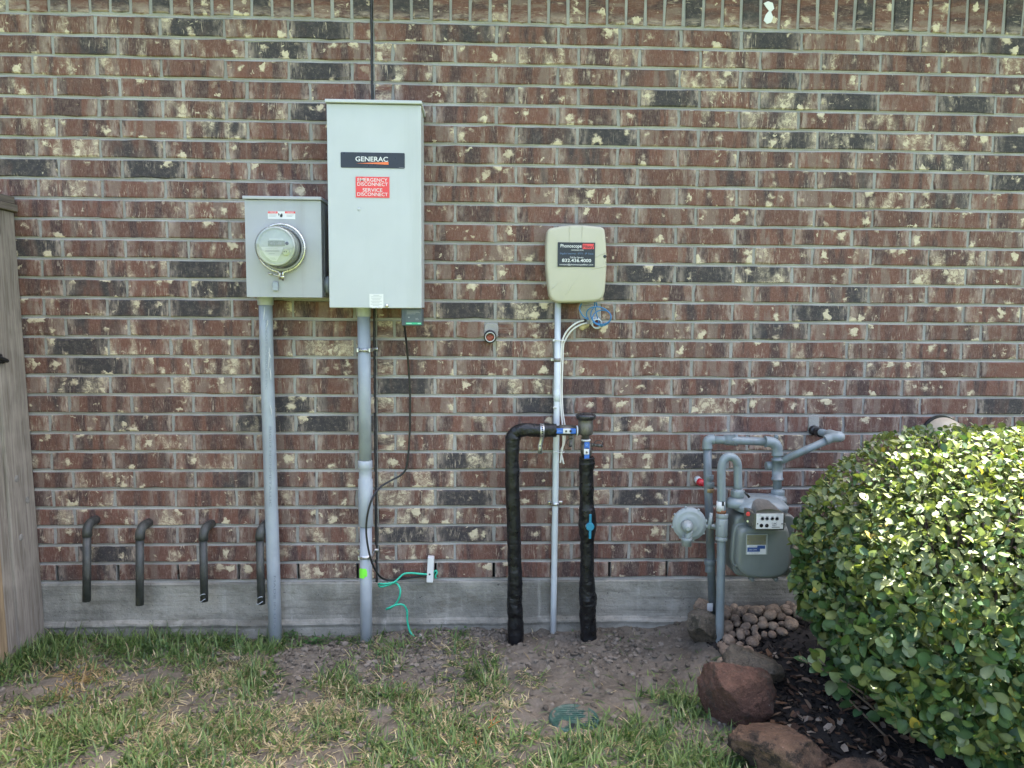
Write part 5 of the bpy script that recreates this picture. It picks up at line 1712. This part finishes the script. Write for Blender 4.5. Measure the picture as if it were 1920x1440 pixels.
def boulder(name, label, px, py, dims, rotz, mat, seed, tilt=(0, 0), ncut=9, group=None, lift=0.0):
    r = np.random.default_rng(seed)
    V, Fc = ICO[5]
    V = V.copy()
    for k in range(ncut):
        n = r.normal(size=3); n /= np.linalg.norm(n)
        if k == 0:
            n = np.array([r.normal(0, .12), r.normal(0, .12), 1.0]); n /= np.linalg.norm(n)
        h = r.uniform(.58, .82)
        d = V @ n
        over = np.maximum(d - h, 0)
        V -= np.outer(over * .97, n)
    V *= (1 + .20 * n3(V, 1.6, seed) - .30 * np.abs(n3(V, 3.6, seed + 3)) + .16 * n3(V, 9, seed + 5) - .12 * np.abs(n3(V, 17, seed + 8)) + .06 * n3(V, 34, seed + 6))[:, None]
    V *= np.array(dims) / 2 / np.array([np.ptp(V[:, 0]) / 2, np.ptp(V[:, 1]) / 2, np.ptp(V[:, 2]) / 2])
    Rm = np.array(Matrix.Rotation(rotz, 3, 'Z') @ Matrix.Rotation(tilt[0], 3, 'X') @ Matrix.Rotation(tilt[1], 3, 'Y'))
    V = V @ Rm.T
    p = on_ground(px, py, .0)
    z = float(top_z(p.x, p.y))
    zmin = V[:, 2].min()
    c = np.array([p.x, p.y, z - zmin * .72 - .004 + lift])
    o = mesh_np(name, V + c, Fc, mat, None, True, origin=(p.x, p.y, z))
    tag(o, label, "boulder" if dims[0] > .15 else "rock", group)
    return o
gb = "edging stones round the planting bed"
boulder("edging_stone", "large reddish brown boulder leaning in front of the gas riser, biggest of the edging stones", 1376, 1352, (.265, .20, .225), .35, M['rock_red'], 5, (-.25, .25), 8, gb)
boulder("edging_stone", "greenish grey slab stone tucked behind the reddish boulder, at the foot of the gas riser", 1408, 1290, (.23, .17, .145), -.45, M['rock_green'], 12, (0, .2), 8, gb)
boulder("edging_stone", "flat dark brown stone with black stains lying at the lower edge beside the grass", 1474, 1448, (.345, .22, .155), -.35, M['rock_brown'], 23, (-.1, .1), 9, gb)
boulder("edging_stone", "mossy brown stone left of the gas riser at the edge of the bare soil", 1316, 1228, (.125, .12, .17), .2, M['rock_green'], 31, (0, -.15), 8, gb)
boulder("edging_stone", "small pale tilted stone behind the mossy one, beside the pebbles", 1313, 1190, (.085, .08, .10), .6, M['pebble'], 37, (.2, .3), 8, gb)
boulder("edging_stone", "brown edging stone cut by the bottom of the picture beneath the shrub", 1612, 1500, (.22, .19, .12), .2, M['rock_brown'], 43, (0, -.1), 8, gb)

# river pebbles: one object each
pmesh = []
for k in range(10):
    V, Fc = ICO[2]
    V = V.copy() * (1 + .30 * n3(V, 1.3, 70 + k) + .10 * n3(V, 3.5, 90 + k))[:, None]
    V *= np.array([1.0, rng.uniform(.72, .95), rng.uniform(.60, .78)])
    me = bpy.data.meshes.new("pebble"); me.from_pydata(V.tolist(), [], Fc)
    me.polygons.foreach_set("use_smooth", [True] * len(me.polygons)); me.materials.append(M['pebble'])
    pmesh.append(me)
pts = []
tries = 0
poly = [(1352, 1160), (1400, 1148), (1470, 1148), (1505, 1172), (1475, 1196), (1420, 1200), (1415, 1218), (1380, 1232), (1352, 1226)]
def inpoly(x, y, P):
    c = False
    for i in range(len(P)):
        x0, y0 = P[i - 1]; x1, y1 = P[i]
        if (y0 > y) != (y1 > y) and x < (x1 - x0) * (y - y0) / (y1 - y0) + x0:
            c = not c
    return c
while len(pts) < 78 and tries < 20000:
    tries += 1
    x, y = rng.uniform(1335, 1510), rng.uniform(1145, 1235)
    if not inpoly(x, y, poly):
        continue
    p = on_ground(x, y, .075)
    r_ = rng.uniform(.019, .036) * (1.12 if y < 1180 else .95)
    if p.y > -.03:
        continue
    if any((p.x - q[0]) ** 2 + (p.y - q[1]) ** 2 < (.74 * (r_ + q[2])) ** 2 for q in pts):
        continue
    pts.append((p.x, p.y, r_))
lay2 = []
for k, (x, y, r_) in enumerate(pts):
    z = float(top_z(x, y)) + r_ * .35 + .028 * max(0, 1 - abs(y + .12) / .18)
    o = bpy.data.objects.new("pebble", pmesh[k % 10])
    COL.objects.link(o)
    o.location = (x, y, z); o.scale = (r_, r_, r_)
    o.rotation_euler = (rng.normal(0, .25), rng.normal(0, .25), rng.uniform(0, 6.28))
    tag(o, "rounded tan river pebble in the heap behind the gas riser", "pebble", "river pebbles heaped at the wall foot")
# the mound they lie on
gx = np.arange(2.82, 3.5, .03); gy = np.arange(-.42, -.015, .03)

# ---------------------------------------------------------------- green valve box lid
p = on_ground(1076, 1350, 0)
lz = float(gz(p.x, p.y)) - .001
vl = thing("valve_box_lid", "round green plastic valve box lid half buried in the lawn", "valve box lid", (p.x, p.y, lz))
lid = MB().lathe((p.x, p.y, lz - .02), (.02, -.03, 1), [(0, .088), (.020, .088), (.026, .085), (.027, .080), (.024, .078), (.024, .004)], 40).build("lid", M['lid_green'], vl)
h = on_ground(1075, 1363, lz)
MB().lathe((h.x, h.y, lz + .0045), (.02, -.03, 1), [(0, .0125), (.0012, .0125)], 16).build("finger_hole", M['black_print'], vl)
for k in range(-5, 6):
    y = k * .013
    w = math.sqrt(max(0, .072 ** 2 - y * y))
    MB().box(p.x - w, p.x + w, p.y + y - .0016, p.y + y + .0016, lz + .002 - y * -.03, lz + .0058 + y * .03).build("lid_rib", M['lid_green'], vl)

# ---------------------------------------------------------------- shrub
bc = np.array([3.47, -.91, .545]); br_ = np.array([.575, .55, .492])
def shrub_dir(n):
    v = rng.normal(size=(n, 3)); v /= np.linalg.norm(v, axis=1)[:, None]
    return v
def shrub_radius(v):
    """clipped round shrub: fuller and flatter on top, drawn in towards its foot"""
    e = 2.5
    a = np.abs(v)
    r = (a[:, 0] ** e + a[:, 1] ** e + a[:, 2] ** e) ** (-1 / e)
    lump = 1 + .11 * n3(v, 2.2, 101) + .15 * n3(v, 5.5, 102) + .10 * n3(v, 11, 103)
    low = sstep(-.15, -.95, v[:, 2])
    return r * lump, low
N = 30000
v = shrub_dir(N)
rad, low = shrub_radius(v)
depth = rng.random(N) ** 2.2 * .42                     # most leaves sit in the outer shell
P = v * (rad * (1 - depth))[:, None]
P[:, :2] *= (1 - .07 * low)[:, None]
P = P * br_ + bc
keep = (P[:, 2] > .05) & (P[:, 1] < -.15)
P = P[keep]; v = v[keep]; depth = depth[keep]
n = len(P)
nrm = v * (1 / br_); nrm /= np.linalg.norm(nrm, axis=1)[:, None]
# leaf axis: up and outward with much scatter; leaf normal follows the surface
axis = rng.normal(size=(n, 3)) * .75 + np.array([0, 0, .35]) + nrm * .45
axis /= np.linalg.norm(axis, axis=1)[:, None]
up_ = sstep(.2, .75, nrm[:, 2])[:, None]
nn = nrm * .8 + rng.normal(size=(n, 3)) * .5 + np.array([0, -.0, .45]) + up_ * np.array([.25, .2, .55])
nn -= axis * (nn * axis).sum(1)[:, None]
nn /= np.linalg.norm(nn, axis=1)[:, None]
sd = np.cross(nn, axis)
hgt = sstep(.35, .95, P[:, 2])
ln = rng.uniform(.027, .055, n) * (1 - .42 * hgt) * rng.choice([1, 1, .75, .55], n)
wd = ln * rng.uniform(.28, .41, n)
st = np.array([0, .22, .5, .76, .93, 1.0]); sw = np.array([.10, .62, 1.0, .92, .50, .02])
def leaf_geo(i):
    out = []
    cu = rng.uniform(-.15, .42); fold = rng.uniform(.02, .55); tw = rng.normal(0, .45)
    for t, w in zip(st, sw):
        c = P[i] + axis[i] * ln[i] * (t - .15) - nn[i] * cu * ln[i] * t * t
        s_ = sd[i] * math.cos(tw * t) + nn[i] * math.sin(tw * t)
        out += [c - s_ * wd[i] * w + nn[i] * fold * wd[i] * w, c, c + s_ * wd[i] * w + nn[i] * fold * wd[i] * w]
    return out
LF = []
for k in range(5):
    a = 3 * k
    LF += [(a, a + 1, a + 4, a + 3), (a + 1, a + 2, a + 5, a + 4)]
base_g = np.array([.056, .100, .028]); young_sunlit = np.array([.175, .190, .050]); pale_sunlit = np.array([.175, .200, .110]); yel = np.array([.34, .26, .05]); deep = np.array([.030, .070, .030])
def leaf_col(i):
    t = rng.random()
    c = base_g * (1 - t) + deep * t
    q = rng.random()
    if q < .26 + .25 * hgt[i]:  # lighter leaves get commoner with height: sunlight on top put into the colour
        c = c * .35 + young_sunlit * .65
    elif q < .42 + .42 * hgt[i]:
        c = c * .3 + pale_sunlit * .7
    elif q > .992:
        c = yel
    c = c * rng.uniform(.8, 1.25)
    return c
q, zc = project(P)
inview = (q[:, 0] > 0) & (q[:, 0] < 1930) & (q[:, 1] < 1445)
facing = -(nn * (P - C)).sum(1) / np.linalg.norm(P - C, axis=1)
front = -(v * (P - C)).sum(1) / np.linalg.norm(P - C, axis=1)
score = np.where(inview & (depth < .05) & (front > .15), np.abs(facing) * ln * wd / zc ** 2, 0)
top = set(np.argsort(-score)[:300].tolist())
foot = on_ground(1840, 1400, 0)
sh = thing("shrub", "clipped round evergreen shrub with glossy oval leaves, sunlit on top, in front of the wall", "shrub", (bc[0], bc[1], 0))
Vb = []; Fb = []; Cb = []
for i in range(n):
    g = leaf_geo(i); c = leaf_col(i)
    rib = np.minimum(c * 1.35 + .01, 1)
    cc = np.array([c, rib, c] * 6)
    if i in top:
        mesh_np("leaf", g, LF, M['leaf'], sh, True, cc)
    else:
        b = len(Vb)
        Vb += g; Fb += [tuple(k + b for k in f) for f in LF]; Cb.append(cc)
o = mesh_np("foliage", Vb, Fb, M['leaf'], sh, True, np.concatenate(Cb)); o["kind"] = "stuff"
# stems
mb = MB()
for k in range(60):
    a = rng.uniform(0, 6.28)
    t = shrub_dir(1)[0]; t[2] = abs(t[2]) * .8 - .15
    r_, lo_ = shrub_radius(t[None])
    e = t * r_[0] * .93; e[:2] *= (1 - .07 * lo_[0]); e = e * br_ + bc
    s0 = np.array([bc[0] + math.cos(a) * .06, bc[1] + math.sin(a) * .06, -.02])
    m1 = s0 * .55 + e * .45 + rng.normal(0, .04, 3); m1[2] = max(m1[2] - .04, .05)
    mb.tube([s0, m1, e], [.009, .0055, .0018], 6, True, 4)
mb.build("branches", M['bark'], sh)["kind"] = "stuff"
# the low sprays reaching over the mulch
spray = [[(1640, 1330), (1570, 1270), (1525, 1225)], [(1620, 1300), (1555, 1262), (1500, 1235)], [(1660, 1380), (1590, 1310), (1560, 1280)]]
for s_ in spray:
    pth = [at(x, y, .98 - .04 * i) for i, (x, y) in enumerate(s_)]
    MB().tube(pth, [.004, .003, .0016], 6, True, 5).build("spray_twig", M['bark'], sh)
    for t in np.linspace(.25, 1.0, 9):
        a = pth[0].lerp(pth[1], t * 2) if t < .5 else pth[1].lerp(pth[2], t * 2 - 1)
        i0 = len(P)
        P = np.vstack([P, np.array(a)]); d_ = rng.normal(size=3) * .8 + np.array([-.4, -.2, .3]); d_ /= np.linalg.norm(d_)
        axis = np.vstack([axis, d_]); k_ = np.array([0, -.6, .6]) + rng.normal(size=3) * .35; k_ -= d_ * (k_ @ d_); k_ /= np.linalg.norm(k_)
        nn = np.vstack([nn, k_]); sd = np.vstack([sd, np.cross(k_, d_)])
        ln = np.append(ln, rng.uniform(.035, .058)); wd = np.append(wd, ln[-1] * .36); hgt = np.append(hgt, 0)
        g = leaf_geo(i0); c = leaf_col(i0)
        mesh_np("leaf", g, LF, M['leaf'], sh, True, np.array([c, c * 1.3, c] * 6))

# ---------------------------------------------------------------- mulch chips and litter
def slivers(n, xs, ys, zs, lmin, lmax, wmin, wmax, cols, th, flat=.5):
    """small wood chips / leaf scraps: bent four-sided flakes"""
    V = np.zeros((n, 8, 3)); Cc = np.zeros((n, 8, 3))
    yaw = rng.uniform(0, 6.28, n); pit = rng.normal(0, flat, n); rol = rng.normal(0, flat, n)
    L_ = rng.uniform(lmin, lmax, n) / 2; W_ = rng.uniform(wmin, wmax, n) / 2
    d = np.stack([np.cos(yaw) * np.cos(pit), np.sin(yaw) * np.cos(pit), np.sin(pit)], -1)
    s_ = np.stack([-np.sin(yaw) * np.cos(rol), np.cos(yaw) * np.cos(rol), np.sin(rol)], -1)
    u_ = np.cross(d, s_)
    c = np.stack([xs, ys, zs], -1)
    for k, (a, b, e) in enumerate(((-1, -.6, 0), (-.2, -1, .3), (.9, -.7, 0), (1, .3, -.2), (.3, 1, .2), (-.8, .7, 0))):
        V[:, k] = c + d * (L_ * a)[:, None] + s_ * (W_ * b)[:, None] + u_ * (e * W_)[:, None]
    V[:, 6] = c + u_ * th
    V[:, 7] = c - u_ * th
    Fs = []
    one = [(k, (k + 1) % 6, 6) for k in range(6)] + [((k + 1) % 6, k, 7) for k in range(6)]
    arr = np.array(one)
    Fq = (arr[None] + (np.arange(n) * 8)[:, None, None]).reshape(-1, 3)
    ci = rng.integers(0, len(cols), n)
    Cc[:] = (np.array(cols)[ci] * rng.uniform(.7, 1.3, n)[:, None])[:, None]
    return V.reshape(-1, 3), Fq, Cc.reshape(-1, 3)
n = 5200
ys = rng.uniform(-1.35, -.06, n); xs = bed_edge(ys) + rng.uniform(.0, 1.05, n)
V, Fq, Cc = slivers(n, xs, ys, bz(xs, ys) + rng.uniform(-.002, .012, n), .012, .045, .004, .012, [(.016, .014, .012), (.028, .023, .019), (.05, .038, .03), (.010, .009, .009)], .0025)
o = mesh_np("mulch_chips", V, Fq, M['litter'], None, False, Cc); o["kind"] = "stuff"
tag(o, "black bark mulch chips covering the bed under the shrub", "mulch")
n = 420
ys = rng.uniform(-1.2, -.35, n); xs = bed_edge(ys) + rng.uniform(.03, .55, n)
V, Fq, Cc = slivers(n, xs, ys, bz(xs, ys) + rng.uniform(.008, .02, n), .018, .05, .010, .022, [(.13, .075, .045), (.20, .14, .10), (.075, .045, .032), (.28, .23, .18)], .0015, .4)
o = mesh_np("leaf_litter", V, Fq, M['litter'], None, False, Cc); o["kind"] = "stuff"
tag(o, "brown dead leaves scattered over the black mulch", "leaf litter")

# ---------------------------------------------------------------- soil clods
n = 8000
cx_ = []; cy_ = []
while len(cx_) < n:
    x = rng.uniform(-.2, 3.0); y = -rng.random() ** 1.35 * 1.15 - .02
    k = 1.0 if (x > 1.0 and y > -.45) else .22
    k *= sstep(.38, .62, fbm(np.array([x * 5]), np.array([y * 5]), 55))[0] * .8 + .2
    if rng.random() < k and x < bed_edge(y) - .02 and (x - 2.127) ** 2 + (y + .716) ** 2 > .0078:
        cx_.append(x); cy_.append(y)
cx_ = np.array(cx_); cy_ = np.array(cy_)
sz = .0018 + .0115 * rng.random(n) ** 6
V0, F0 = ICO[1]
V0n = len(V0); F0 = np.array(F0)
Vc = np.zeros((n, V0n, 3)); Cc = np.zeros((n, V0n, 3))
for i in range(n):
    w = V0 * (1 + rng.normal(0, .20, (V0n, 1))) * sz[i] * np.array([rng.uniform(.8, 1.4), rng.uniform(.8, 1.4), rng.uniform(.6, .9)])
    Vc[i] = w + np.array([cx_[i], cy_[i], float(0)])
Vc[:, :, 2] += (gz(cx_, cy_) + sz * .25)[:, None]
cl = rng.random(n)
Cc[:] = (np.array([.080, .068, .053]) * (1 - cl[:, None]) + np.array([.205, .178, .145]) * cl[:, None])[:, None]
o = mesh_np("soil_clods", Vc.reshape(-1, 3), (F0[None] + (np.arange(n) * V0n)[:, None, None]).reshape(-1, 3), M['clod'], None, False, Cc.reshape(-1, 3))
o["kind"] = "stuff"; tag(o, "crumbly clods of dug clay soil along the wall foot", "soil")

# ---------------------------------------------------------------- grass
def patch(px, py, rx, ry):
    p = on_ground(px, py); e = on_ground(px + rx, py); f = on_ground(px, py + ry) if py + ry < 1600 else p
    return p.x, p.y, abs(e.x - p.x), abs(f.y - p.y) + .02
GREEN = [(60, 1320, 120, 30, .6), (160, 1300, 80, 30, .5), (1020, 1372, 40, 16, .9), (1130, 1368, 40, 20, 1.0), (600, 1360, 110, 40, .75), (850, 1355, 110, 40, .75), (1000, 1400, 90, 40, .8), (950, 1300, 40, 25, .5), (400, 1250, 120, 20, .6), (720, 1250, 60, 25, .5), (250, 1212, 330, 28, 1.25), (40, 1245, 120, 40, 1.2), (440, 1212, 120, 25, 1.1), (480, 1275, 50, 35, 1.0), (310, 1300, 60, 40, .9), (640, 1275, 80, 40, .9), (905, 1275, 45, 45, .8), (1000, 1262, 30, 28, .6),
         (860, 1228, 22, 25, .6), (720, 1300, 90, 45, .9), (650, 1200, 30, 20, .4), (1230, 1370, 150, 85, 1.25), (1290, 1320, 80, 50, 1.0), (1110, 1430, 200, 60, 1.1), (950, 1400, 160, 60, .9), (130, 1390, 170, 70, 1.0),
         (500, 1390, 250, 70, .8), (760, 1380, 200, 70, .85), (330, 1420, 150, 50, .9), (1010, 1335, 60, 30, .5), (1190, 1300, 60, 25, .7), (780, 1215, 30, 20, .35), (1300, 1400, 100, 70, 1.2)]
DRY = [(720, 1300, 120, 50, .8), (900, 1340, 120, 50, .8), (350, 1310, 200, 60, .8), (850, 1250, 150, 40, .35), (130, 1280, 70, 35, 1.25), (400, 1285, 75, 40, 1.1), (100, 1360, 180, 70, .75), (450, 1380, 260, 70, .85), (640, 1330, 160, 60, .9), (800, 1330, 160, 60, .8), (1000, 1290, 60, 45, .5), (560, 1420, 200, 50, .85), (950, 1390, 170, 60, .5), (250, 1260, 200, 40, .4), (700, 1240, 60, 30, .5), (300, 1360, 140, 60, .8), (1120, 1400, 160, 60, .45), (180, 1200, 200, 30, .3)]
BARE = [(60, 1300, 50, 20, .3), (380, 1320, 60, 22, .7), (560, 1340, 40, 25, .6), (700, 1350, 40, 18, .6), (880, 1340, 50, 20, .6), (970, 1300, 40, 25, .7), (440, 1250, 60, 16, .5), (290, 1265, 60, 16, .6), (780, 1260, 40, 25, .8), (200, 1420, 40, 14, .5), (640, 1400, 40, 14, .5), (230, 1300, 60, 28, .5), (330, 1330, 45, 35, .7), (560, 1235, 50, 26, .9), (1100, 1260, 170, 50, .9), (1050, 1318, 75, 26, .8), (830, 1310, 35, 28, .5), (150, 1335, 55, 25, .3), (610, 1305, 30, 30, .5), (490, 1340, 40, 35, .55), (450, 1420, 40, 25, .45), (1076, 1352, 62, 26, 1.2), (690, 1265, 25, 22, .5), (340, 1280, 25, 25, .7), (270, 1390, 40, 20, .4), (1260, 1250, 70, 40, .8)]
GP = [(*patch(*p[:4]), p[4]) for p in GREEN]; DP_ = [(*patch(*p[:4]), p[4]) for p in DRY]; BP = [(*patch(*p[:4]), p[4]) for p in BARE]
def field(L_, x, y):
    s_ = np.zeros_like(x)
    for (cx, cy, rx, ry, w) in L_:
        s_ = np.maximum(s_, w * np.exp(-(((x - cx) / rx) ** 2 + ((y - cy) / ry) ** 2) * .9))
    return s_
NB = 300000
x = np.concatenate([rng.uniform(-1.0, 3.1, NB), rng.uniform(-1.4, 5.6, 110000), rng.uniform(4.7, 5.8, 25000)]); y = -np.concatenate([rng.uniform(.012, 1.75, NB), rng.uniform(1.6, 3.3, 110000), rng.uniform(.02, 1.7, 25000)])
NB = len(x)
fg = field(GP, x, y); fd = field(DP_, x, y); fb = field(BP, x, y)
outer = sstep(-.95, -1.15, y) + sstep(-.1, -.4, x) + sstep(4.4, 4.7, x)
fg = np.maximum(fg, outer * .95); fd = np.maximum(fd, outer * .5); fb = fb * (1 - np.clip(outer, 0, 1))
clump = fbm(x * 9, y * 9, 71, 3); fine = fbm(x * 30, y * 30, 75, 2)
tot = (fg + .8 * fd) * (sstep(.30, .58, clump) * .85 + .15) * (sstep(.25, .6, fine) * .7 + .3) - fb * .75
tot = np.clip(tot + .05 * (fd > .2), 0.012, 1) * .72
keep = (rng.random(NB) < tot) & ((x < bed_edge(y) - .01 + .03 * (y < -.8)) | (x > 4.7) | (y < -1.6))
# none through conduits, stones or the lid
lp0 = on_ground(1076, 1350)
keep &= ((x - lp0.x) ** 2 + (y - lp0.y) ** 2 > .066 ** 2)
x = x[keep]; y = y[keep]; fg = fg[keep]; fd = fd[keep]
n = len(x)
dryp = np.clip(fd / (fg + fd + 1e-4) * 1.02 + .55 * (fbm(x * 6, y * 6, 81, 3) - .5), .10, .93)
isdry = rng.random(n) < dryp
hh = rng.uniform(.018, .058, n) * (.7 + .5 * np.clip(fg, 0, 1.2)) * np.where(isdry, .85, 1.0)
hh *= np.where(y > -.22, 1.12, 1.0)
lean = np.abs(rng.normal(.98, .40, n)) * np.where(isdry, 1.35, 1.0)
lean = np.clip(lean, .08, 1.45)
flat_ = rng.random(n) < np.where(isdry, .55, .25)
lean = np.where(flat_, rng.uniform(1.25, 1.6, n), lean)
tuft = fbm(x * 24, y * 24, 91, 2) * 12.6
az = np.where(rng.random(n) < .45, tuft, rng.uniform(0, 6.283, n))
curl = rng.uniform(.2, .9, n)
w0 = rng.uniform(.0014, .0032, n) * np.where(isdry, .85, 1.0)
zb_ = gz(x, y) - .004
dirx, diry = np.cos(az), np.sin(az)
V = np.zeros((n, 7, 3)); Cc = np.zeros((n, 7, 3))
ts = (0, .38, .72, 1.0)
px_, py_, pz_ = x.copy(), y.copy(), zb_.copy()
for k, t in enumerate(ts):
    if k:
        a = lean + curl * (t - .5)
        dl = hh * 1.35 * (ts[k] - ts[k - 1])
        px_ = px_ + dirx * np.sin(a) * dl; py_ = py_ + diry * np.sin(a) * dl; pz_ = pz_ + np.cos(a) * dl
        pz_ = np.maximum(pz_, gz(px_, py_) + .002)
    py_ = np.minimum(py_, -.004)
    w = w0 * (1, .95, .65, 0)[k]
    if k < 3:
        V[:, 2 * k] = np.stack([px_ - diry * w, py_ + dirx * w, pz_], -1)
        V[:, 2 * k + 1] = np.stack([px_ + diry * w, py_ - dirx * w, pz_], -1)
    else:
        V[:, 6] = np.stack([px_, py_, pz_], -1)
g1 = np.array([.056, .130, .030]); g2 = np.array([.140, .220, .058]); g3 = np.array([.030, .085, .034])
s1 = np.array([.40, .33, .185]); s2 = np.array([.22, .165, .098]); s3 = np.array([.52, .45, .29]); gold = np.array([.36, .235, .085])
t = rng.random((n, 1)); u = rng.random((n, 1))
yellowish = (.28 * sstep(1.4, .2, x) * sstep(-.35, -.7, y))[:, None]
gc = np.where(u < .35, g1 * (1 - t) + g3 * t, g1 * (1 - t) + g2 * t)
gc = gc * (1 - yellowish) + (g2 * 1.15) * yellowish
dc = np.where(u < .5, s1 * (1 - t) + s2 * t, s1 * (1 - t) + s3 * t)
gp = patch(130, 1280, 70, 35)
ng = np.exp(-(((x - gp[0]) / gp[2]) ** 2 + ((y - gp[1]) / gp[3]) ** 2))[:, None]
dc = dc * (1 - ng * .8) + gold * ng * .8
bc_ = np.where(isdry[:, None], dc, gc)
orange = [on_ground(725, 1275), on_ground(748, 1272), on_ground(913, 1365), on_ground(897, 1395), on_ground(735, 1290)]
for p in orange:
    sel = ((x - p.x) ** 2 + (y - p.y) ** 2 < .018 ** 2) & (rng.random(n) < .4)
    bc_[sel] = (.62, .17, .05)
for k in range(7):
    tt = (0, 0, .38, .38, .72, .72, 1.0)[k]
    tip = np.where(isdry[:, None], bc_, bc_ * (1 - .35 * tt) + s1 * .35 * tt * rng.random((n, 1)) + bc_ * .1)
    Cc[:, k] = tip
one = [(0, 1, 3), (0, 3, 2), (2, 3, 5), (2, 5, 4), (4, 5, 6)]
Fq = (np.array(one)[None] + (np.arange(n) * 7)[:, None, None]).reshape(-1, 3)
o = mesh_np("grass", V.reshape(-1, 3), Fq, M['grass'], None, False, Cc.reshape(-1, 3))
o["kind"] = "stuff"; tag(o, "patchy lawn of green and straw coloured grass at the foot of the wall", "grass")
print("grass blades", n)
# broad weeds at the wall foot
wv, wf, wc_ = [], [], []
for (px, py, r_, k) in ((590, 1197, 45, 70), (420, 1205, 60, 50), (300, 1212, 60, 40), (545, 1195, 20, 25), (850, 1195, 60, 14), (1500, 1300, 10, 6)):
    for _ in range(k):
        p = on_ground(px + rng.normal(0, r_ * .5), py + abs(rng.normal(0, 6)))
        if p.y > -.015 or p.x > bed_edge(p.y):
            continue
        z = float(gz(p.x, p.y)) + rng.uniform(.006, .03); s_ = rng.uniform(.004, .009); a = rng.uniform(0, 6.28)
        b = len(wv)
        for j in range(5):
            aa = a + 2 * math.pi * j / 5
            wv.append((p.x + math.cos(aa) * s_, p.y + math.sin(aa) * s_, z + rng.normal(0, .002) + .4 * s_ * math.sin(aa - a)))
        wf.append(tuple(range(b, b + 5)))
        c = np.array([.045, .10, .028]) * rng.uniform(.8, 1.5)
        wc_.append(np.tile(c, (5, 1)))
o = mesh_np("weeds", wv, wf, M['leaf'], None, False, np.concatenate(wc_)); o["kind"] = "stuff"
tag(o, "small round leaved weeds growing along the foundation", "weeds")
